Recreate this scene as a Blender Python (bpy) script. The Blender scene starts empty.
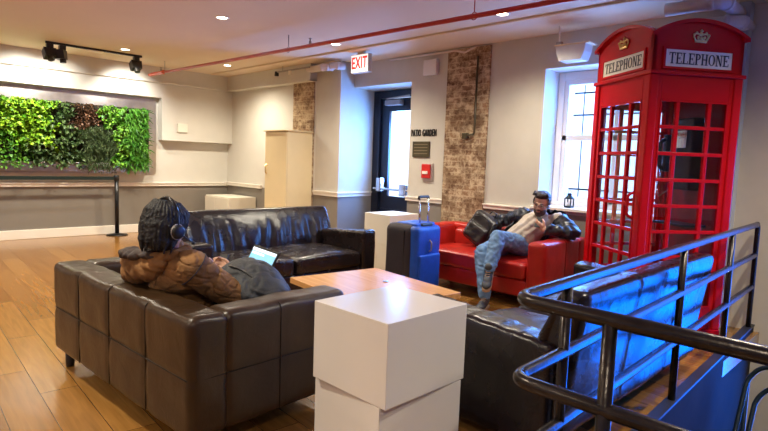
import bpy, bmesh, math, random
from mathutils import Vector, Matrix, noise
random.seed(7)
scene = bpy.context.scene
COL = scene.collection
PI = math.pi
V = Vector

# ------------------------------------------------------------------ materials
def new_mat(name):
    m = bpy.data.materials.new(name); m.use_nodes = True
    nt = m.node_tree
    b = nt.nodes['Principled BSDF']
    return m, nt, b

def srgb(r, g, b):
    f = lambda c: (c/255/12.92) if c/255 <= 0.04045 else ((c/255+0.055)/1.055)**2.4
    return (f(r), f(g), f(b), 1)

def mat(name, col, rough=0.5, metal=0.0, var=0.08, scale=6.0, bump=0.0, bscale=60.0, coat=0.0, spec=None):
    """procedural material: base colour with a soft noise variation and optional fine bump"""
    m, nt, b = new_mat(name)
    tc = nt.nodes.new('ShaderNodeTexCoord')
    n = nt.nodes.new('ShaderNodeTexNoise'); n.inputs['Scale'].default_value = scale; n.inputs['Detail'].default_value = 4
    nt.links.new(tc.outputs['Object'], n.inputs['Vector'])
    cr = nt.nodes.new('ShaderNodeValToRGB')
    cr.color_ramp.elements[0].position = 0.3; cr.color_ramp.elements[1].position = 0.7
    cr.color_ramp.elements[0].color = tuple(c*(1-var) for c in col[:3]) + (1,)
    cr.color_ramp.elements[1].color = tuple(min(1, c*(1+var)) for c in col[:3]) + (1,)
    nt.links.new(n.outputs['Fac'], cr.inputs['Fac'])
    nt.links.new(cr.outputs['Color'], b.inputs['Base Color'])
    b.inputs['Roughness'].default_value = rough
    b.inputs['Metallic'].default_value = metal
    b.inputs['Coat Weight'].default_value = coat
    if spec is not None: b.inputs['Specular IOR Level'].default_value = spec
    if bump > 0:
        n2 = nt.nodes.new('ShaderNodeTexNoise'); n2.inputs['Scale'].default_value = bscale; n2.inputs['Detail'].default_value = 3
        nt.links.new(tc.outputs['Object'], n2.inputs['Vector'])
        bp = nt.nodes.new('ShaderNodeBump'); bp.inputs['Strength'].default_value = bump; bp.inputs['Distance'].default_value = 0.01
        nt.links.new(n2.outputs['Fac'], bp.inputs['Height'])
        nt.links.new(bp.outputs['Normal'], b.inputs['Normal'])
    return m

def leather(name, col, rough=0.33, wr=0.25, wscale=9.0, spec=0.5):
    m, nt, b = new_mat(name); b.inputs['Specular IOR Level'].default_value = spec
    tc = nt.nodes.new('ShaderNodeTexCoord')
    n = nt.nodes.new('ShaderNodeTexNoise'); n.inputs['Scale'].default_value = 5; n.inputs['Detail'].default_value = 5
    nt.links.new(tc.outputs['Object'], n.inputs['Vector'])
    cr = nt.nodes.new('ShaderNodeValToRGB')
    cr.color_ramp.elements[0].position = 0.3; cr.color_ramp.elements[1].position = 0.75
    cr.color_ramp.elements[0].color = tuple(c*0.75 for c in col[:3]) + (1,)
    cr.color_ramp.elements[1].color = tuple(min(1, c*1.3) for c in col[:3]) + (1,)
    nt.links.new(n.outputs['Fac'], cr.inputs['Fac']); nt.links.new(cr.outputs['Color'], b.inputs['Base Color'])
    mr = nt.nodes.new('ShaderNodeMapRange'); mr.inputs['To Min'].default_value = rough-0.08; mr.inputs['To Max'].default_value = rough+0.1
    nt.links.new(n.outputs['Fac'], mr.inputs['Value']); nt.links.new(mr.outputs['Result'], b.inputs['Roughness'])
    n2 = nt.nodes.new('ShaderNodeTexNoise'); n2.inputs['Scale'].default_value = wscale; n2.inputs['Detail'].default_value = 6; n2.inputs['Distortion'].default_value = 0.6
    nt.links.new(tc.outputs['Object'], n2.inputs['Vector'])
    v = nt.nodes.new('ShaderNodeTexVoronoi'); v.inputs['Scale'].default_value = 180
    nt.links.new(tc.outputs['Object'], v.inputs['Vector'])
    b1 = nt.nodes.new('ShaderNodeBump'); b1.inputs['Strength'].default_value = wr; b1.inputs['Distance'].default_value = 0.02
    nt.links.new(n2.outputs['Fac'], b1.inputs['Height'])
    b2 = nt.nodes.new('ShaderNodeBump'); b2.inputs['Strength'].default_value = 0.12; b2.inputs['Distance'].default_value = 0.002
    nt.links.new(v.outputs['Distance'], b2.inputs['Height']); nt.links.new(b1.outputs['Normal'], b2.inputs['Normal'])
    nt.links.new(b2.outputs['Normal'], b.inputs['Normal'])
    return m

def emit(name, col, strength):
    m, nt, b = new_mat(name)
    b.inputs['Base Color'].default_value = col
    b.inputs['Emission Color'].default_value = col
    b.inputs['Emission Strength'].default_value = strength
    return m

def wood_floor():
    m, nt, b = new_mat('floor_wood')
    tc = nt.nodes.new('ShaderNodeTexCoord')
    mp = nt.nodes.new('ShaderNodeMapping'); mp.inputs['Rotation'].default_value = (0, 0, math.radians(3))
    nt.links.new(tc.outputs['Object'], mp.inputs['Vector'])
    br = nt.nodes.new('ShaderNodeTexBrick')
    br.inputs['Scale'].default_value = 1.0
    br.inputs['Brick Width'].default_value = 1.15; br.inputs['Row Height'].default_value = 0.19
    br.inputs['Mortar Size'].default_value = 0.0022; br.inputs['Bias'].default_value = 0.0
    br.inputs['Color1'].default_value = srgb(166, 120, 62); br.inputs['Color2'].default_value = srgb(136, 92, 42)
    br.inputs['Mortar'].default_value = srgb(84, 50, 24)
    br.offset = 0.37
    nt.links.new(mp.outputs['Vector'], br.inputs['Vector'])
    mp2 = nt.nodes.new('ShaderNodeMapping'); mp2.inputs['Scale'].default_value = (1.2, 16, 1)
    nt.links.new(mp.outputs['Vector'], mp2.inputs['Vector'])
    n = nt.nodes.new('ShaderNodeTexNoise'); n.inputs['Scale'].default_value = 2.2; n.inputs['Detail'].default_value = 7; n.inputs['Distortion'].default_value = 0.7
    nt.links.new(mp2.outputs['Vector'], n.inputs['Vector'])
    cr = nt.nodes.new('ShaderNodeValToRGB'); cr.color_ramp.elements[0].position = 0.3; cr.color_ramp.elements[1].position = 0.72
    cr.color_ramp.elements[0].color = (0.72, 0.68, 0.62, 1); cr.color_ramp.elements[1].color = (1.12, 1.12, 1.1, 1)
    nt.links.new(n.outputs['Fac'], cr.inputs['Fac'])
    mx = nt.nodes.new('ShaderNodeMix'); mx.data_type = 'RGBA'; mx.blend_type = 'MULTIPLY'; mx.inputs['Factor'].default_value = 0.8
    nt.links.new(br.outputs['Color'], mx.inputs['A']); nt.links.new(cr.outputs['Color'], mx.inputs['B'])
    nt.links.new(mx.outputs['Result'], b.inputs['Base Color'])
    b.inputs['Roughness'].default_value = 0.24
    b.inputs['Coat Weight'].default_value = 0.25; b.inputs['Coat Roughness'].default_value = 0.12
    bp = nt.nodes.new('ShaderNodeBump'); bp.inputs['Strength'].default_value = 0.15; bp.inputs['Distance'].default_value = 0.004; bp.invert = True
    nt.links.new(br.outputs['Fac'], bp.inputs['Height']); nt.links.new(bp.outputs['Normal'], b.inputs['Normal'])
    return m

def wood(name, c1, c2, rough=0.3, scale=(1, 12, 12)):
    m, nt, b = new_mat(name)
    tc = nt.nodes.new('ShaderNodeTexCoord')
    mp = nt.nodes.new('ShaderNodeMapping'); mp.inputs['Scale'].default_value = scale
    nt.links.new(tc.outputs['Object'], mp.inputs['Vector'])
    n = nt.nodes.new('ShaderNodeTexNoise'); n.inputs['Scale'].default_value = 2.5; n.inputs['Detail'].default_value = 6; n.inputs['Distortion'].default_value = 0.6
    nt.links.new(mp.outputs['Vector'], n.inputs['Vector'])
    cr = nt.nodes.new('ShaderNodeValToRGB'); cr.color_ramp.elements[0].color = c1; cr.color_ramp.elements[1].color = c2
    cr.color_ramp.elements[0].position = 0.3; cr.color_ramp.elements[1].position = 0.7
    nt.links.new(n.outputs['Fac'], cr.inputs['Fac']); nt.links.new(cr.outputs['Color'], b.inputs['Base Color'])
    b.inputs['Roughness'].default_value = rough; b.inputs['Coat Weight'].default_value = 0.2
    return m

def brick_mat():
    m, nt, b = new_mat('old_brick')
    tc = nt.nodes.new('ShaderNodeTexCoord')
    mp = nt.nodes.new('ShaderNodeMapping'); mp.inputs['Rotation'].default_value = (PI/2, 0, 0)
    nt.links.new(tc.outputs['Object'], mp.inputs['Vector'])
    nd = nt.nodes.new('ShaderNodeTexNoise'); nd.inputs['Scale'].default_value = 14; nd.inputs['Detail'].default_value = 3
    nt.links.new(mp.outputs['Vector'], nd.inputs['Vector'])
    vm = nt.nodes.new('ShaderNodeVectorMath'); vm.operation = 'MULTIPLY_ADD'
    vm.inputs[1].default_value = (0.035, 0.035, 0.035)
    nt.links.new(nd.outputs['Color'], vm.inputs[0]); nt.links.new(mp.outputs['Vector'], vm.inputs[2])
    br = nt.nodes.new('ShaderNodeTexBrick'); br.inputs['Scale'].default_value = 1.0
    br.inputs['Brick Width'].default_value = 0.21; br.inputs['Row Height'].default_value = 0.072
    br.inputs['Mortar Size'].default_value = 0.009; br.inputs['Mortar Smooth'].default_value = 0.4
    br.inputs['Color1'].default_value = srgb(158, 124, 92); br.inputs['Color2'].default_value = srgb(124, 92, 66)
    br.inputs['Mortar'].default_value = srgb(190, 168, 138)
    nt.links.new(vm.outputs['Vector'], br.inputs['Vector'])
    n = nt.nodes.new('ShaderNodeTexNoise'); n.inputs['Scale'].default_value = 17; n.inputs['Detail'].default_value = 8; n.inputs['Roughness'].default_value = 0.75
    nt.links.new(mp.outputs['Vector'], n.inputs['Vector'])
    cr = nt.nodes.new('ShaderNodeValToRGB'); cr.color_ramp.elements[0].position = 0.42; cr.color_ramp.elements[1].position = 0.60
    cr.color_ramp.elements[0].color = (0, 0, 0, 1); cr.color_ramp.elements[1].color = (1, 1, 1, 1)
    nt.links.new(n.outputs['Fac'], cr.inputs['Fac'])
    mx = nt.nodes.new('ShaderNodeMix'); mx.data_type = 'RGBA'
    nt.links.new(cr.outputs['Color'], mx.inputs['Factor'])
    nt.links.new(br.outputs['Color'], mx.inputs['A']); mx.inputs['B'].default_value = srgb(203, 182, 150)
    n3 = nt.nodes.new('ShaderNodeTexNoise'); n3.inputs['Scale'].default_value = 5; n3.inputs['Detail'].default_value = 8; n3.inputs['Roughness'].default_value = 0.7
    nt.links.new(mp.outputs['Vector'], n3.inputs['Vector'])
    cr3 = nt.nodes.new('ShaderNodeValToRGB'); cr3.color_ramp.elements[0].position = 0.42; cr3.color_ramp.elements[1].position = 0.55
    cr3.color_ramp.elements[0].color = (0.36, 0.27, 0.21, 1); cr3.color_ramp.elements[1].color = (1, 1, 1, 1)
    nt.links.new(n3.outputs['Fac'], cr3.inputs['Fac'])
    mx2 = nt.nodes.new('ShaderNodeMix'); mx2.data_type = 'RGBA'; mx2.blend_type = 'MULTIPLY'; mx2.inputs['Factor'].default_value = 0.85
    nt.links.new(mx.outputs['Result'], mx2.inputs['A']); nt.links.new(cr3.outputs['Color'], mx2.inputs['B'])
    nt.links.new(mx2.outputs['Result'], b.inputs['Base Color'])
    b.inputs['Roughness'].default_value = 0.9
    bp = nt.nodes.new('ShaderNodeBump'); bp.inputs['Strength'].default_value = 0.8; bp.inputs['Distance'].default_value = 0.015
    nt.links.new(n.outputs['Fac'], bp.inputs['Height']); nt.links.new(bp.outputs['Normal'], b.inputs['Normal'])
    return m

def leaf_mat(name, c1, c2):
    m, nt, b = new_mat(name)
    g = nt.nodes.new('ShaderNodeNewGeometry')
    cr = nt.nodes.new('ShaderNodeValToRGB'); cr.color_ramp.elements[0].color = c1; cr.color_ramp.elements[1].color = c2
    nt.links.new(g.outputs['Random Per Island'], cr.inputs['Fac']); nt.links.new(cr.outputs['Color'], b.inputs['Base Color'])
    b.inputs['Roughness'].default_value = 0.45
    return m

def glass_mat(name, tint=(1, 1, 1, 1), refl=0.12):
    """thin window glass: see-through with a mirror-like reflection at glancing angles"""
    m, nt, b = new_mat(name)
    out = nt.nodes['Material Output']
    nt.nodes.remove(b)
    tr = nt.nodes.new('ShaderNodeBsdfTransparent'); tr.inputs['Color'].default_value = tint
    gl = nt.nodes.new('ShaderNodeBsdfGlossy'); gl.inputs['Roughness'].default_value = 0.03
    lw = nt.nodes.new('ShaderNodeLayerWeight'); lw.inputs['Blend'].default_value = 0.5
    pw_ = nt.nodes.new('ShaderNodeMath'); pw_.operation = 'POWER'; pw_.inputs[1].default_value = 4
    fr = nt.nodes.new('ShaderNodeMath'); fr.operation = 'MULTIPLY_ADD'; fr.inputs[1].default_value = 0.6; fr.inputs[2].default_value = 0.035
    nt.links.new(lw.outputs['Facing'], pw_.inputs[0]); nt.links.new(pw_.outputs[0], fr.inputs[0])
    mx = nt.nodes.new('ShaderNodeMixShader')
    nt.links.new(fr.outputs[0], mx.inputs['Fac']); nt.links.new(tr.outputs[0], mx.inputs[1]); nt.links.new(gl.outputs[0], mx.inputs[2])
    nt.links.new(mx.outputs[0], out.inputs['Surface'])
    return m

M = {}
M['wall'] = mat('wall_offwhite', srgb(208, 205, 197), 0.75, var=0.02, bump=0.05, bscale=30)
M['wall_cool'] = mat('wall_greige', srgb(196, 191, 180), 0.75, var=0.03, bump=0.05, bscale=30)
M['wall_grey'] = mat('wall_grey_lower', srgb(128, 121, 112), 0.7, var=0.03, bump=0.05, bscale=30)
M['wall_white'] = mat('reveal_white', srgb(226, 226, 226), 0.7, var=0.02)
M['wall_cream'] = mat('stairwell_cream', srgb(206, 196, 176), 0.75, var=0.04, bump=0.06, bscale=20)
M['pier_grey'] = mat('chase_grey', srgb(176, 178, 184), 0.75, var=0.03)
M['ceiling'] = mat('ceiling_paint', srgb(224, 206, 182), 0.8, var=0.03, scale=1.0)
M['trim'] = mat('trim_white', srgb(236, 230, 218), 0.45, var=0.02)
M['floor'] = wood_floor()
M['brick'] = brick_mat()
M['black_leather'] = leather('black_leather', (0.014, 0.009, 0.009), 0.25, 0.3)
M['brown_leather'] = leather('brown_black_leather', (0.034, 0.017, 0.006), 0.34, 0.2, 9.0, 0.5)
M['seam'] = mat('seam_dark', (0.006, 0.004, 0.003, 1), 0.6)
M['red_leather'] = leather('red_leather', (0.42, 0.016, 0.010), 0.33, 0.18)
M['red_seam'] = mat('red_seam', (0.16, 0.005, 0.004, 1), 0.5)
M['red_paint'] = mat('booth_red_paint', (0.52, 0.004, 0.008, 1), 0.25, var=0.05, scale=3, spec=0.2)
M['red_inside'] = mat('booth_red_inside', (0.30, 0.006, 0.012, 1), 0.45, var=0.08)
M['gold'] = mat('gold_paint', (0.75, 0.52, 0.2, 1), 0.3, 0.9, var=0.1)
M['white_lam'] = mat('white_laminate', srgb(238, 232, 222), 0.16, var=0.01, coat=0.3)
M['white_lam_mat'] = mat('white_board', srgb(226, 222, 208), 0.4, var=0.02)
M['table_wood'] = wood('table_oak', srgb(206, 146, 84), srgb(228, 172, 108), 0.25)
M['steel_dark'] = mat('railing_steel', (0.045, 0.038, 0.034, 1), 0.27, 0.75, var=0.25, scale=25, bump=0.12, bscale=60)
M['steel_blue'] = mat('stair_rail_paint', (0.02, 0.035, 0.05, 1), 0.3, 0.4, var=0.1)
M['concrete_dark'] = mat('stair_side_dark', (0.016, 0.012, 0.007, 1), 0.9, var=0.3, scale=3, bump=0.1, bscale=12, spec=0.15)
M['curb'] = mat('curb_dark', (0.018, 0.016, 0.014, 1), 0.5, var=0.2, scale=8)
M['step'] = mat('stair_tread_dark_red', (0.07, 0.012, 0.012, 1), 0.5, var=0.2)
M['black'] = mat('black_plastic', (0.012, 0.012, 0.013, 1), 0.4, var=0.1)
M['black_metal'] = mat('black_metal', (0.02, 0.02, 0.022, 1), 0.3, 0.6, var=0.1)
M['chrome'] = mat('chrome', (0.75, 0.77, 0.8, 1), 0.15, 1.0, var=0.02)
M['steel'] = mat('brushed_steel', (0.52, 0.48, 0.44, 1), 0.3, 0.95, var=0.12, scale=9)
M['pipe_red'] = mat('sprinkler_pipe_red', (0.50, 0.022, 0.012, 1), 0.35, var=0.1, coat=0.2)
M['pipe_white'] = mat('duct_white', srgb(216, 204, 200), 0.5, var=0.04)
M['cream'] = mat('cabinet_cream', srgb(226, 208, 168), 0.45, var=0.02)
M['navy'] = mat('door_navy', (0.007, 0.010, 0.022, 1), 0.3, var=0.1)
M['glass'] = glass_mat('window_glass')
M['added_blue_glass'] = glass_mat('added_window_blue_glass', (0.10, 0.50, 1.0, 1))  # blue tint made up for the added stair window, to colour its light
M['booth_glass'] = glass_mat('booth_glass', (0.93, 0.95, 0.96, 1))
M['lamp'] = emit('downlight_lens', (1, 0.86, 0.66, 1), 14)
M['exit_face'] = emit('exit_face', (1, 0.93, 0.88, 1), 0.75)
M['exit_red'] = emit('exit_letters', (0.95, 0.02, 0.01, 1), 0.9)
M['exit_body'] = mat('exit_housing', srgb(196, 196, 192), 0.4)
M['sign_white'] = mat('sign_white', srgb(236, 230, 214), 0.4, var=0.01)
M['ink'] = mat('lettering_black', (0.01, 0.01, 0.012, 1), 0.5)
M['blue_case'] = mat('suitcase_blue', (0.006, 0.075, 0.45, 1), 0.45, var=0.12, scale=14, bump=0.2, bscale=220)
M['dark_case'] = mat('suitcase_side_dark', (0.022, 0.015, 0.022, 1), 0.7, var=0.15, bump=0.2, bscale=220)
M['bag_grey'] = mat('backpack_grey_fabric', (0.035, 0.040, 0.048, 1), 0.6, var=0.25, scale=9, bump=0.3, bscale=160)
M['bag_black'] = leather('backpack_black', (0.018, 0.014, 0.014), 0.36, 0.3, 12)
M['skin'] = mat('skin', (0.60, 0.34, 0.23, 1), 0.5, var=0.06, scale=12)
M['skin2'] = mat('skin_light', (0.62, 0.36, 0.25, 1), 0.5, var=0.06, scale=12)
M['hair'] = mat('hair_black', (0.008, 0.007, 0.007, 1), 0.62, var=0.3, scale=30, bump=0.8, bscale=70)
M['hair2'] = mat('hair_dark_brown', (0.03, 0.022, 0.02, 1), 0.45, var=0.3, scale=30, bump=0.8, bscale=80)
M['jacket_brown'] = mat('jacket_caramel', (0.25, 0.122, 0.040, 1), 0.85, var=0.35, scale=7, bump=0.9, bscale=22)
M['hood_lining'] = mat('hood_lining_dark', (0.045, 0.03, 0.026, 1), 0.7, var=0.2, scale=14, bump=0.4, bscale=40)
M['trouser_black'] = mat('trousers_black', (0.015, 0.015, 0.018, 1), 0.8, var=0.2, bump=0.3, bscale=20)
M['jacket_navy'] = leather('jacket_navy_leather', (0.022, 0.026, 0.036), 0.35, 0.45, 14)
M['tee'] = mat('tee_beige_grey', (0.50, 0.43, 0.36, 1), 0.8, var=0.08, bump=0.4, bscale=22)
M['denim'] = mat('denim_blue', (0.13, 0.24, 0.42, 1), 0.8, var=0.3, scale=12, bump=0.4, bscale=24)
M['shoe'] = mat('shoe_grey', (0.05, 0.055, 0.065, 1), 0.6, var=0.2)
M['sole'] = mat('shoe_sole_tan', (0.5, 0.33, 0.22, 1), 0.6, var=0.1)
M['sole_white'] = mat('shoe_sole_white', (0.6, 0.58, 0.52, 1), 0.6, var=0.1)
M['stubble'] = mat('beard_stubble', (0.10, 0.055, 0.04, 1), 0.7, var=0.4, scale=60)
M['eye'] = mat('eye_dark', (0.02, 0.015, 0.012, 1), 0.2)
M['lip'] = mat('lips', (0.45, 0.16, 0.13, 1), 0.5)
M['screen'] = emit('laptop_screen_page', (0.22, 0.52, 0.72, 1), 0.7)
M['screen_white'] = emit('laptop_screen_white', (0.75, 0.85, 0.95, 1), 0.8)
M['belt'] = mat('stanchion_belt', (0.02, 0.03, 0.027, 1), 0.9, spec=0.1)
M['fire_red'] = mat('alarm_red', (0.55, 0.02, 0.02, 1), 0.35)
M['clear_cover'] = mat('alarm_cover_grey', srgb(190, 176, 168), 0.3)
M['plaque'] = mat('plaque_bronze', (0.075, 0.06, 0.032, 1), 0.45, 0.4, var=0.2)
M['plaque_line'] = mat('plaque_lettering', (0.25, 0.2, 0.12, 1), 0.5)
M['lantern'] = mat('lantern_dark_green', (0.015, 0.03, 0.035, 1), 0.4, 0.4)
M['paper'] = mat('notice_paper', srgb(205, 200, 190), 0.7)
M['soil'] = mat('planting_felt_dark', (0.02, 0.018, 0.012, 1), 0.9, var=0.4)
M['rod'] = mat('rod_grey', (0.35, 0.33, 0.31, 1), 0.5, 0.3)
M['courtyard'] = mat('courtyard_wall_pale', srgb(235, 228, 222), 0.8, var=0.05)
M['plasterboard'] = mat('speaker_shade', srgb(205, 205, 208), 0.5)

# ------------------------------------------------------------------ object helpers
def obj(name, bm, m=None, parent=None, smooth=False, loc=None):
    me = bpy.data.meshes.new(name)
    bmesh.ops.recalc_face_normals(bm, faces=bm.faces[:])
    bm.to_mesh(me); bm.free()
    if smooth:
        for p in me.polygons: p.use_smooth = True
    o = bpy.data.objects.new(name, me); COL.objects.link(o)
    if m: me.materials.append(M[m] if isinstance(m, str) else m)
    if parent: o.parent = parent
    if loc is not None: o.location = loc
    return o

def mobj(name, me, m=None, parent=None):
    o = bpy.data.objects.new(name, me); COL.objects.link(o); o.name = name
    if m: me.materials.clear(); me.materials.append(M[m] if isinstance(m, str) else m)
    if parent: o.parent = parent
    return o

def tag(o, label=None, cat=None, group=None, kind=None):
    if label: o['label'] = label
    if cat: o['category'] = cat
    if group: o['group'] = group
    if kind: o['kind'] = kind
    return o

def thing(name, label, cat, loc=(0, 0, 0), rz=0, group=None):
    o = bpy.data.objects.new(name, None); COL.objects.link(o)
    o.location = loc; o.rotation_euler = (0, 0, rz); o.empty_display_size = 0.1
    return tag(o, label, cat, group)

def copy_tree(o, parent=None):
    c = o.copy(); COL.objects.link(c)
    if parent: c.parent = parent
    for ch in [x for x in bpy.data.objects if x.parent == o]:
        copy_tree(ch, c)
    return c

def BM(): return bmesh.new()

def box(bm, x0, x1, y0, y1, z0, z1, bev=0.0, seg=2, mtx=None):
    r = bmesh.ops.create_cube(bm, size=1)
    vs = r['verts']
    for v in vs:
        v.co = V(((x0+x1)/2 + v.co.x*(x1-x0), (y0+y1)/2 + v.co.y*(y1-y0), (z0+z1)/2 + v.co.z*(z1-z0)))
    if bev > 0:
        es = list({e for v in vs for e in v.link_edges})
        rr = bmesh.ops.bevel(bm, geom=es, offset=bev, segments=seg, affect='EDGES', profile=0.5)
        vs = list({v for f in rr['faces'] for v in f.verts} | {v for v in vs if v.is_valid})
    if mtx is not None:
        vs = [v for v in vs if v.is_valid]
        bmesh.ops.transform(bm, matrix=mtx, verts=vs)
    return bm

def tube(bm, pts, r, n=12, cap=True, closed=False):
    """tube along a polyline; r scalar or list"""
    pts = [V(p) for p in pts]; N = len(pts)
    rr = r if isinstance(r, (list, tuple)) else [r]*N
    rings = []; up = None
    for i, p in enumerate(pts):
        if closed: d = (pts[(i+1) % N] - pts[i-1]).normalized()
        elif i == 0: d = (pts[1]-p).normalized()
        elif i == N-1: d = (p-pts[i-1]).normalized()
        else:
            d = ((pts[i+1]-p).normalized() + (p-pts[i-1]).normalized())
            d = d.normalized() if d.length > 1e-6 else (pts[i+1]-p).normalized()
        if up is None:
            up = V((0, 0, 1)) if abs(d.z) < 0.9 else V((1, 0, 0))
        a = d.cross(up).normalized(); up = a.cross(d).normalized()
        rings.append([bm.verts.new(p + (a*math.cos(2*PI*k/n) + up*math.sin(2*PI*k/n))*rr[i]) for k in range(n)])
    for i in range(N if closed else N-1):
        A, B = rings[i], rings[(i+1) % N]
        for k in range(n): bm.faces.new((A[k], A[(k+1) % n], B[(k+1) % n], B[k]))
    if cap and not closed:
        bm.faces.new(rings[0][::-1]); bm.faces.new(rings[-1])
    return bm

def bend(pts, rad=0.06, seg=5):
    """round the corners of a polyline"""
    pts = [V(p) for p in pts]; out = [pts[0]]
    for i in range(1, len(pts)-1):
        p = pts[i]; a = (pts[i-1]-p); b = (pts[i+1]-p)
        r = min(rad, a.length*0.45, b.length*0.45)
        A = p + a.normalized()*r; B = p + b.normalized()*r
        for k in range(seg+1):
            t = k/seg; out.append(A*(1-t)**2 + p*2*t*(1-t) + B*t*t)
    out.append(pts[-1]); return out

def lathe(bm, prof, cx=0, cy=0, cz=0, n=20):
    rings = []
    for (r, z) in prof:
        rings.append([bm.verts.new((cx + max(r, 1e-4)*math.cos(2*PI*k/n), cy + max(r, 1e-4)*math.sin(2*PI*k/n), cz+z)) for k in range(n)])
    for A, B in zip(rings, rings[1:]):
        for k in range(n): bm.faces.new((A[k], A[(k+1) % n], B[(k+1) % n], B[k]))
    bm.faces.new(rings[0][::-1]); bm.faces.new(rings[-1])
    return bm

def prism(bm, poly, h0, h1, axis='z'):
    """extrude polygon given as 2-D pairs: axis z -> (x,y), axis y -> (x,z), axis x -> (y,z)"""
    def P(a, b, h): return {'z': (a, b, h), 'y': (a, h, b), 'x': (h, a, b)}[axis]
    A = [bm.verts.new(P(a, b, h0)) for a, b in poly]; B = [bm.verts.new(P(a, b, h1)) for a, b in poly]
    bm.faces.new(A); bm.faces.new(B[::-1]); n = len(poly)
    for k in range(n): bm.faces.new((A[k], B[k], B[(k+1) % n], A[(k+1) % n]))
    return bm

def sphere(bm, c, r, sc=(1, 1, 1), u=20, v=14, mtx=None):
    m = Matrix.Translation(c) @ (mtx if mtx is not None else Matrix.Identity(4)) @ Matrix.Diagonal((r*sc[0], r*sc[1], r*sc[2], 1))
    bmesh.ops.create_uvsphere(bm, u_segments=u, v_segments=v, radius=1, matrix=m)
    return bm

def cushion(bm, x0, x1, y0, y1, z0, z1, r=0.05, step=0.035, disp=None, shape=None):
    """softly rounded upholstered block; disp(p, n) moves every point along its normal, shape(p) warps"""
    lo = V((x0, y0, z0)); hi = V((x1, y1, z1))
    r = min(r, *((hi[i]-lo[i])/2*0.98 for i in range(3)))
    def ticks(a, b):
        L = b-a; k = max(2, int(L/step)); t = [a, a+r*0.3, a+r*0.65, a+r]
        m = max(1, int((L-2*r)/step))
        t += [a+r+(L-2*r)*i/m for i in range(1, m)] if L > 2*r*1.02 else []
        t += [b-r, b-r*0.65, b-r*0.3, b]; return t
    T = [ticks(lo[i], hi[i]) for i in range(3)]
    cache = {}
    def vert(p):
        key = (round(p[0], 5), round(p[1], 5), round(p[2], 5))
        if key in cache: return cache[key]
        q = V([min(max(p[i], lo[i]+r), hi[i]-r) for i in range(3)])
        n = V(p)-q
        n = n.normalized() if n.length > 1e-9 else V((0, 0, 1))
        co = q + n*r
        if disp: co = co + n*disp(co, n)
        if shape: co = shape(co)
        cache[key] = bm.verts.new(co); return cache[key]
    for ax in range(3):
        a, b = [(1, 2), (2, 0), (0, 1)][ax]
        for side in (lo[ax], hi[ax]):
            for i in range(len(T[a])-1):
                for j in range(len(T[b])-1):
                    q = []
                    for (ii, jj) in ((i, j), (i+1, j), (i+1, j+1), (i, j+1)):
                        p = [0, 0, 0]; p[ax] = side; p[a] = T[a][ii]; p[b] = T[b][jj]; q.append(vert(p))
                    if len(set(q)) == 4:
                        try: bm.faces.new(q)
                        except ValueError: pass
    return bm

def bake(bm, voxel=0.008, smooth=4, name='m', dec=None):
    """fuse overlapping closed shapes into one continuous skin"""
    me = bpy.data.meshes.new(name); bm.to_mesh(me); bm.free()
    o = bpy.data.objects.new('fuse', me); COL.objects.link(o)
    r = o.modifiers.new('r', 'REMESH'); r.mode = 'VOXEL'; r.voxel_size = voxel
    if smooth:
        s = o.modifiers.new('s', 'SMOOTH'); s.factor = 0.5; s.iterations = smooth
    dg = bpy.context.evaluated_depsgraph_get()
    out = bpy.data.meshes.new_from_object(o.evaluated_get(dg)); out.name = name
    bpy.data.objects.remove(o)
    for p in out.polygons: p.use_smooth = True
    return out

def limb(bm, pts, rad, n=16, flat=None):
    """chain of round cones with spherical joints"""
    pts = [V(p) for p in pts]
    for i, p in enumerate(pts): sphere(bm, p, rad[i], u=n, v=10)
    for i in range(len(pts)-1):
        a, b = pts[i], pts[i+1]
        if (b-a).length > 1e-4: tube(bm, [a, b], [rad[i], rad[i+1]], n)

def wrinkle(me, amp, sc, seed=0.0, fn=None):
    vs = me.vertices
    ns = [v.normal.copy() for v in vs]
    for v, n in zip(vs, ns):
        p = v.co*sc + V((seed, seed, seed))
        a = amp*(noise.noise(p) + 0.5*noise.noise(p*2.1))
        if fn: a += fn(v.co, n)
        v.co += n*a
    me.update()

def text_mesh(body, h, depth=0.004, sx=1.0, bold=0.0, space=1.1):
    cu = bpy.data.curves.new('t', 'FONT'); cu.body = body; cu.size = h/0.7; cu.extrude = depth/2
    cu.space_character = space; cu.align_x = 'CENTER'; cu.align_y = 'CENTER'; cu.offset = bold; cu.resolution_u = 3
    o = bpy.data.objects.new('t', cu); COL.objects.link(o)
    dg = bpy.context.evaluated_depsgraph_get(); dg.update()
    me = bpy.data.meshes.new_from_object(o.evaluated_get(dg))
    bpy.data.objects.remove(o)
    for v in me.vertices: v.co.x *= sx
    return me

def struct(name, bm, m, parent=None, **k):
    o = obj(name, bm, m, parent, **k)
    if parent is None: o['kind'] = 'structure'
    return o

# ------------------------------------------------------------------ camera (eye 1.35 m, looking into the corner)
R = ((0.70160489, -0.09393071, 0.70634807), (0.71168657, 0.04313252, -0.70117174), (0.03539499, 0.99464396, 0.09711121))
cd = bpy.data.cameras.new('camera'); co = bpy.data.objects.new('camera', cd); COL.objects.link(co)
mw = Matrix(R).to_4x4(); mw.translation = V((0, 0, 1.35)); co.matrix_world = mw
cd.sensor_width = 36; cd.lens = 552.71/768*36; cd.clip_start = 0.05; cd.clip_end = 100
scene.camera = co

# ------------------------------------------------------------------ room shell
XL, YB, CH = -9.62, 5.6, 2.79
XR, YS = 3.6, -4.0
bm = BM()
box(bm, XL-0.2, -1.0, YS, 6.3, -0.12, 0); box(bm, -1.0, XR, YS, 1.5, -0.12, 0)
struct('floor', bm, 'floor')
bm = BM(); box(bm, XL-0.2, XR+0.2, YS-0.2, 6.3, CH, CH+0.12); struct('ceiling', bm, 'ceiling')

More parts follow.
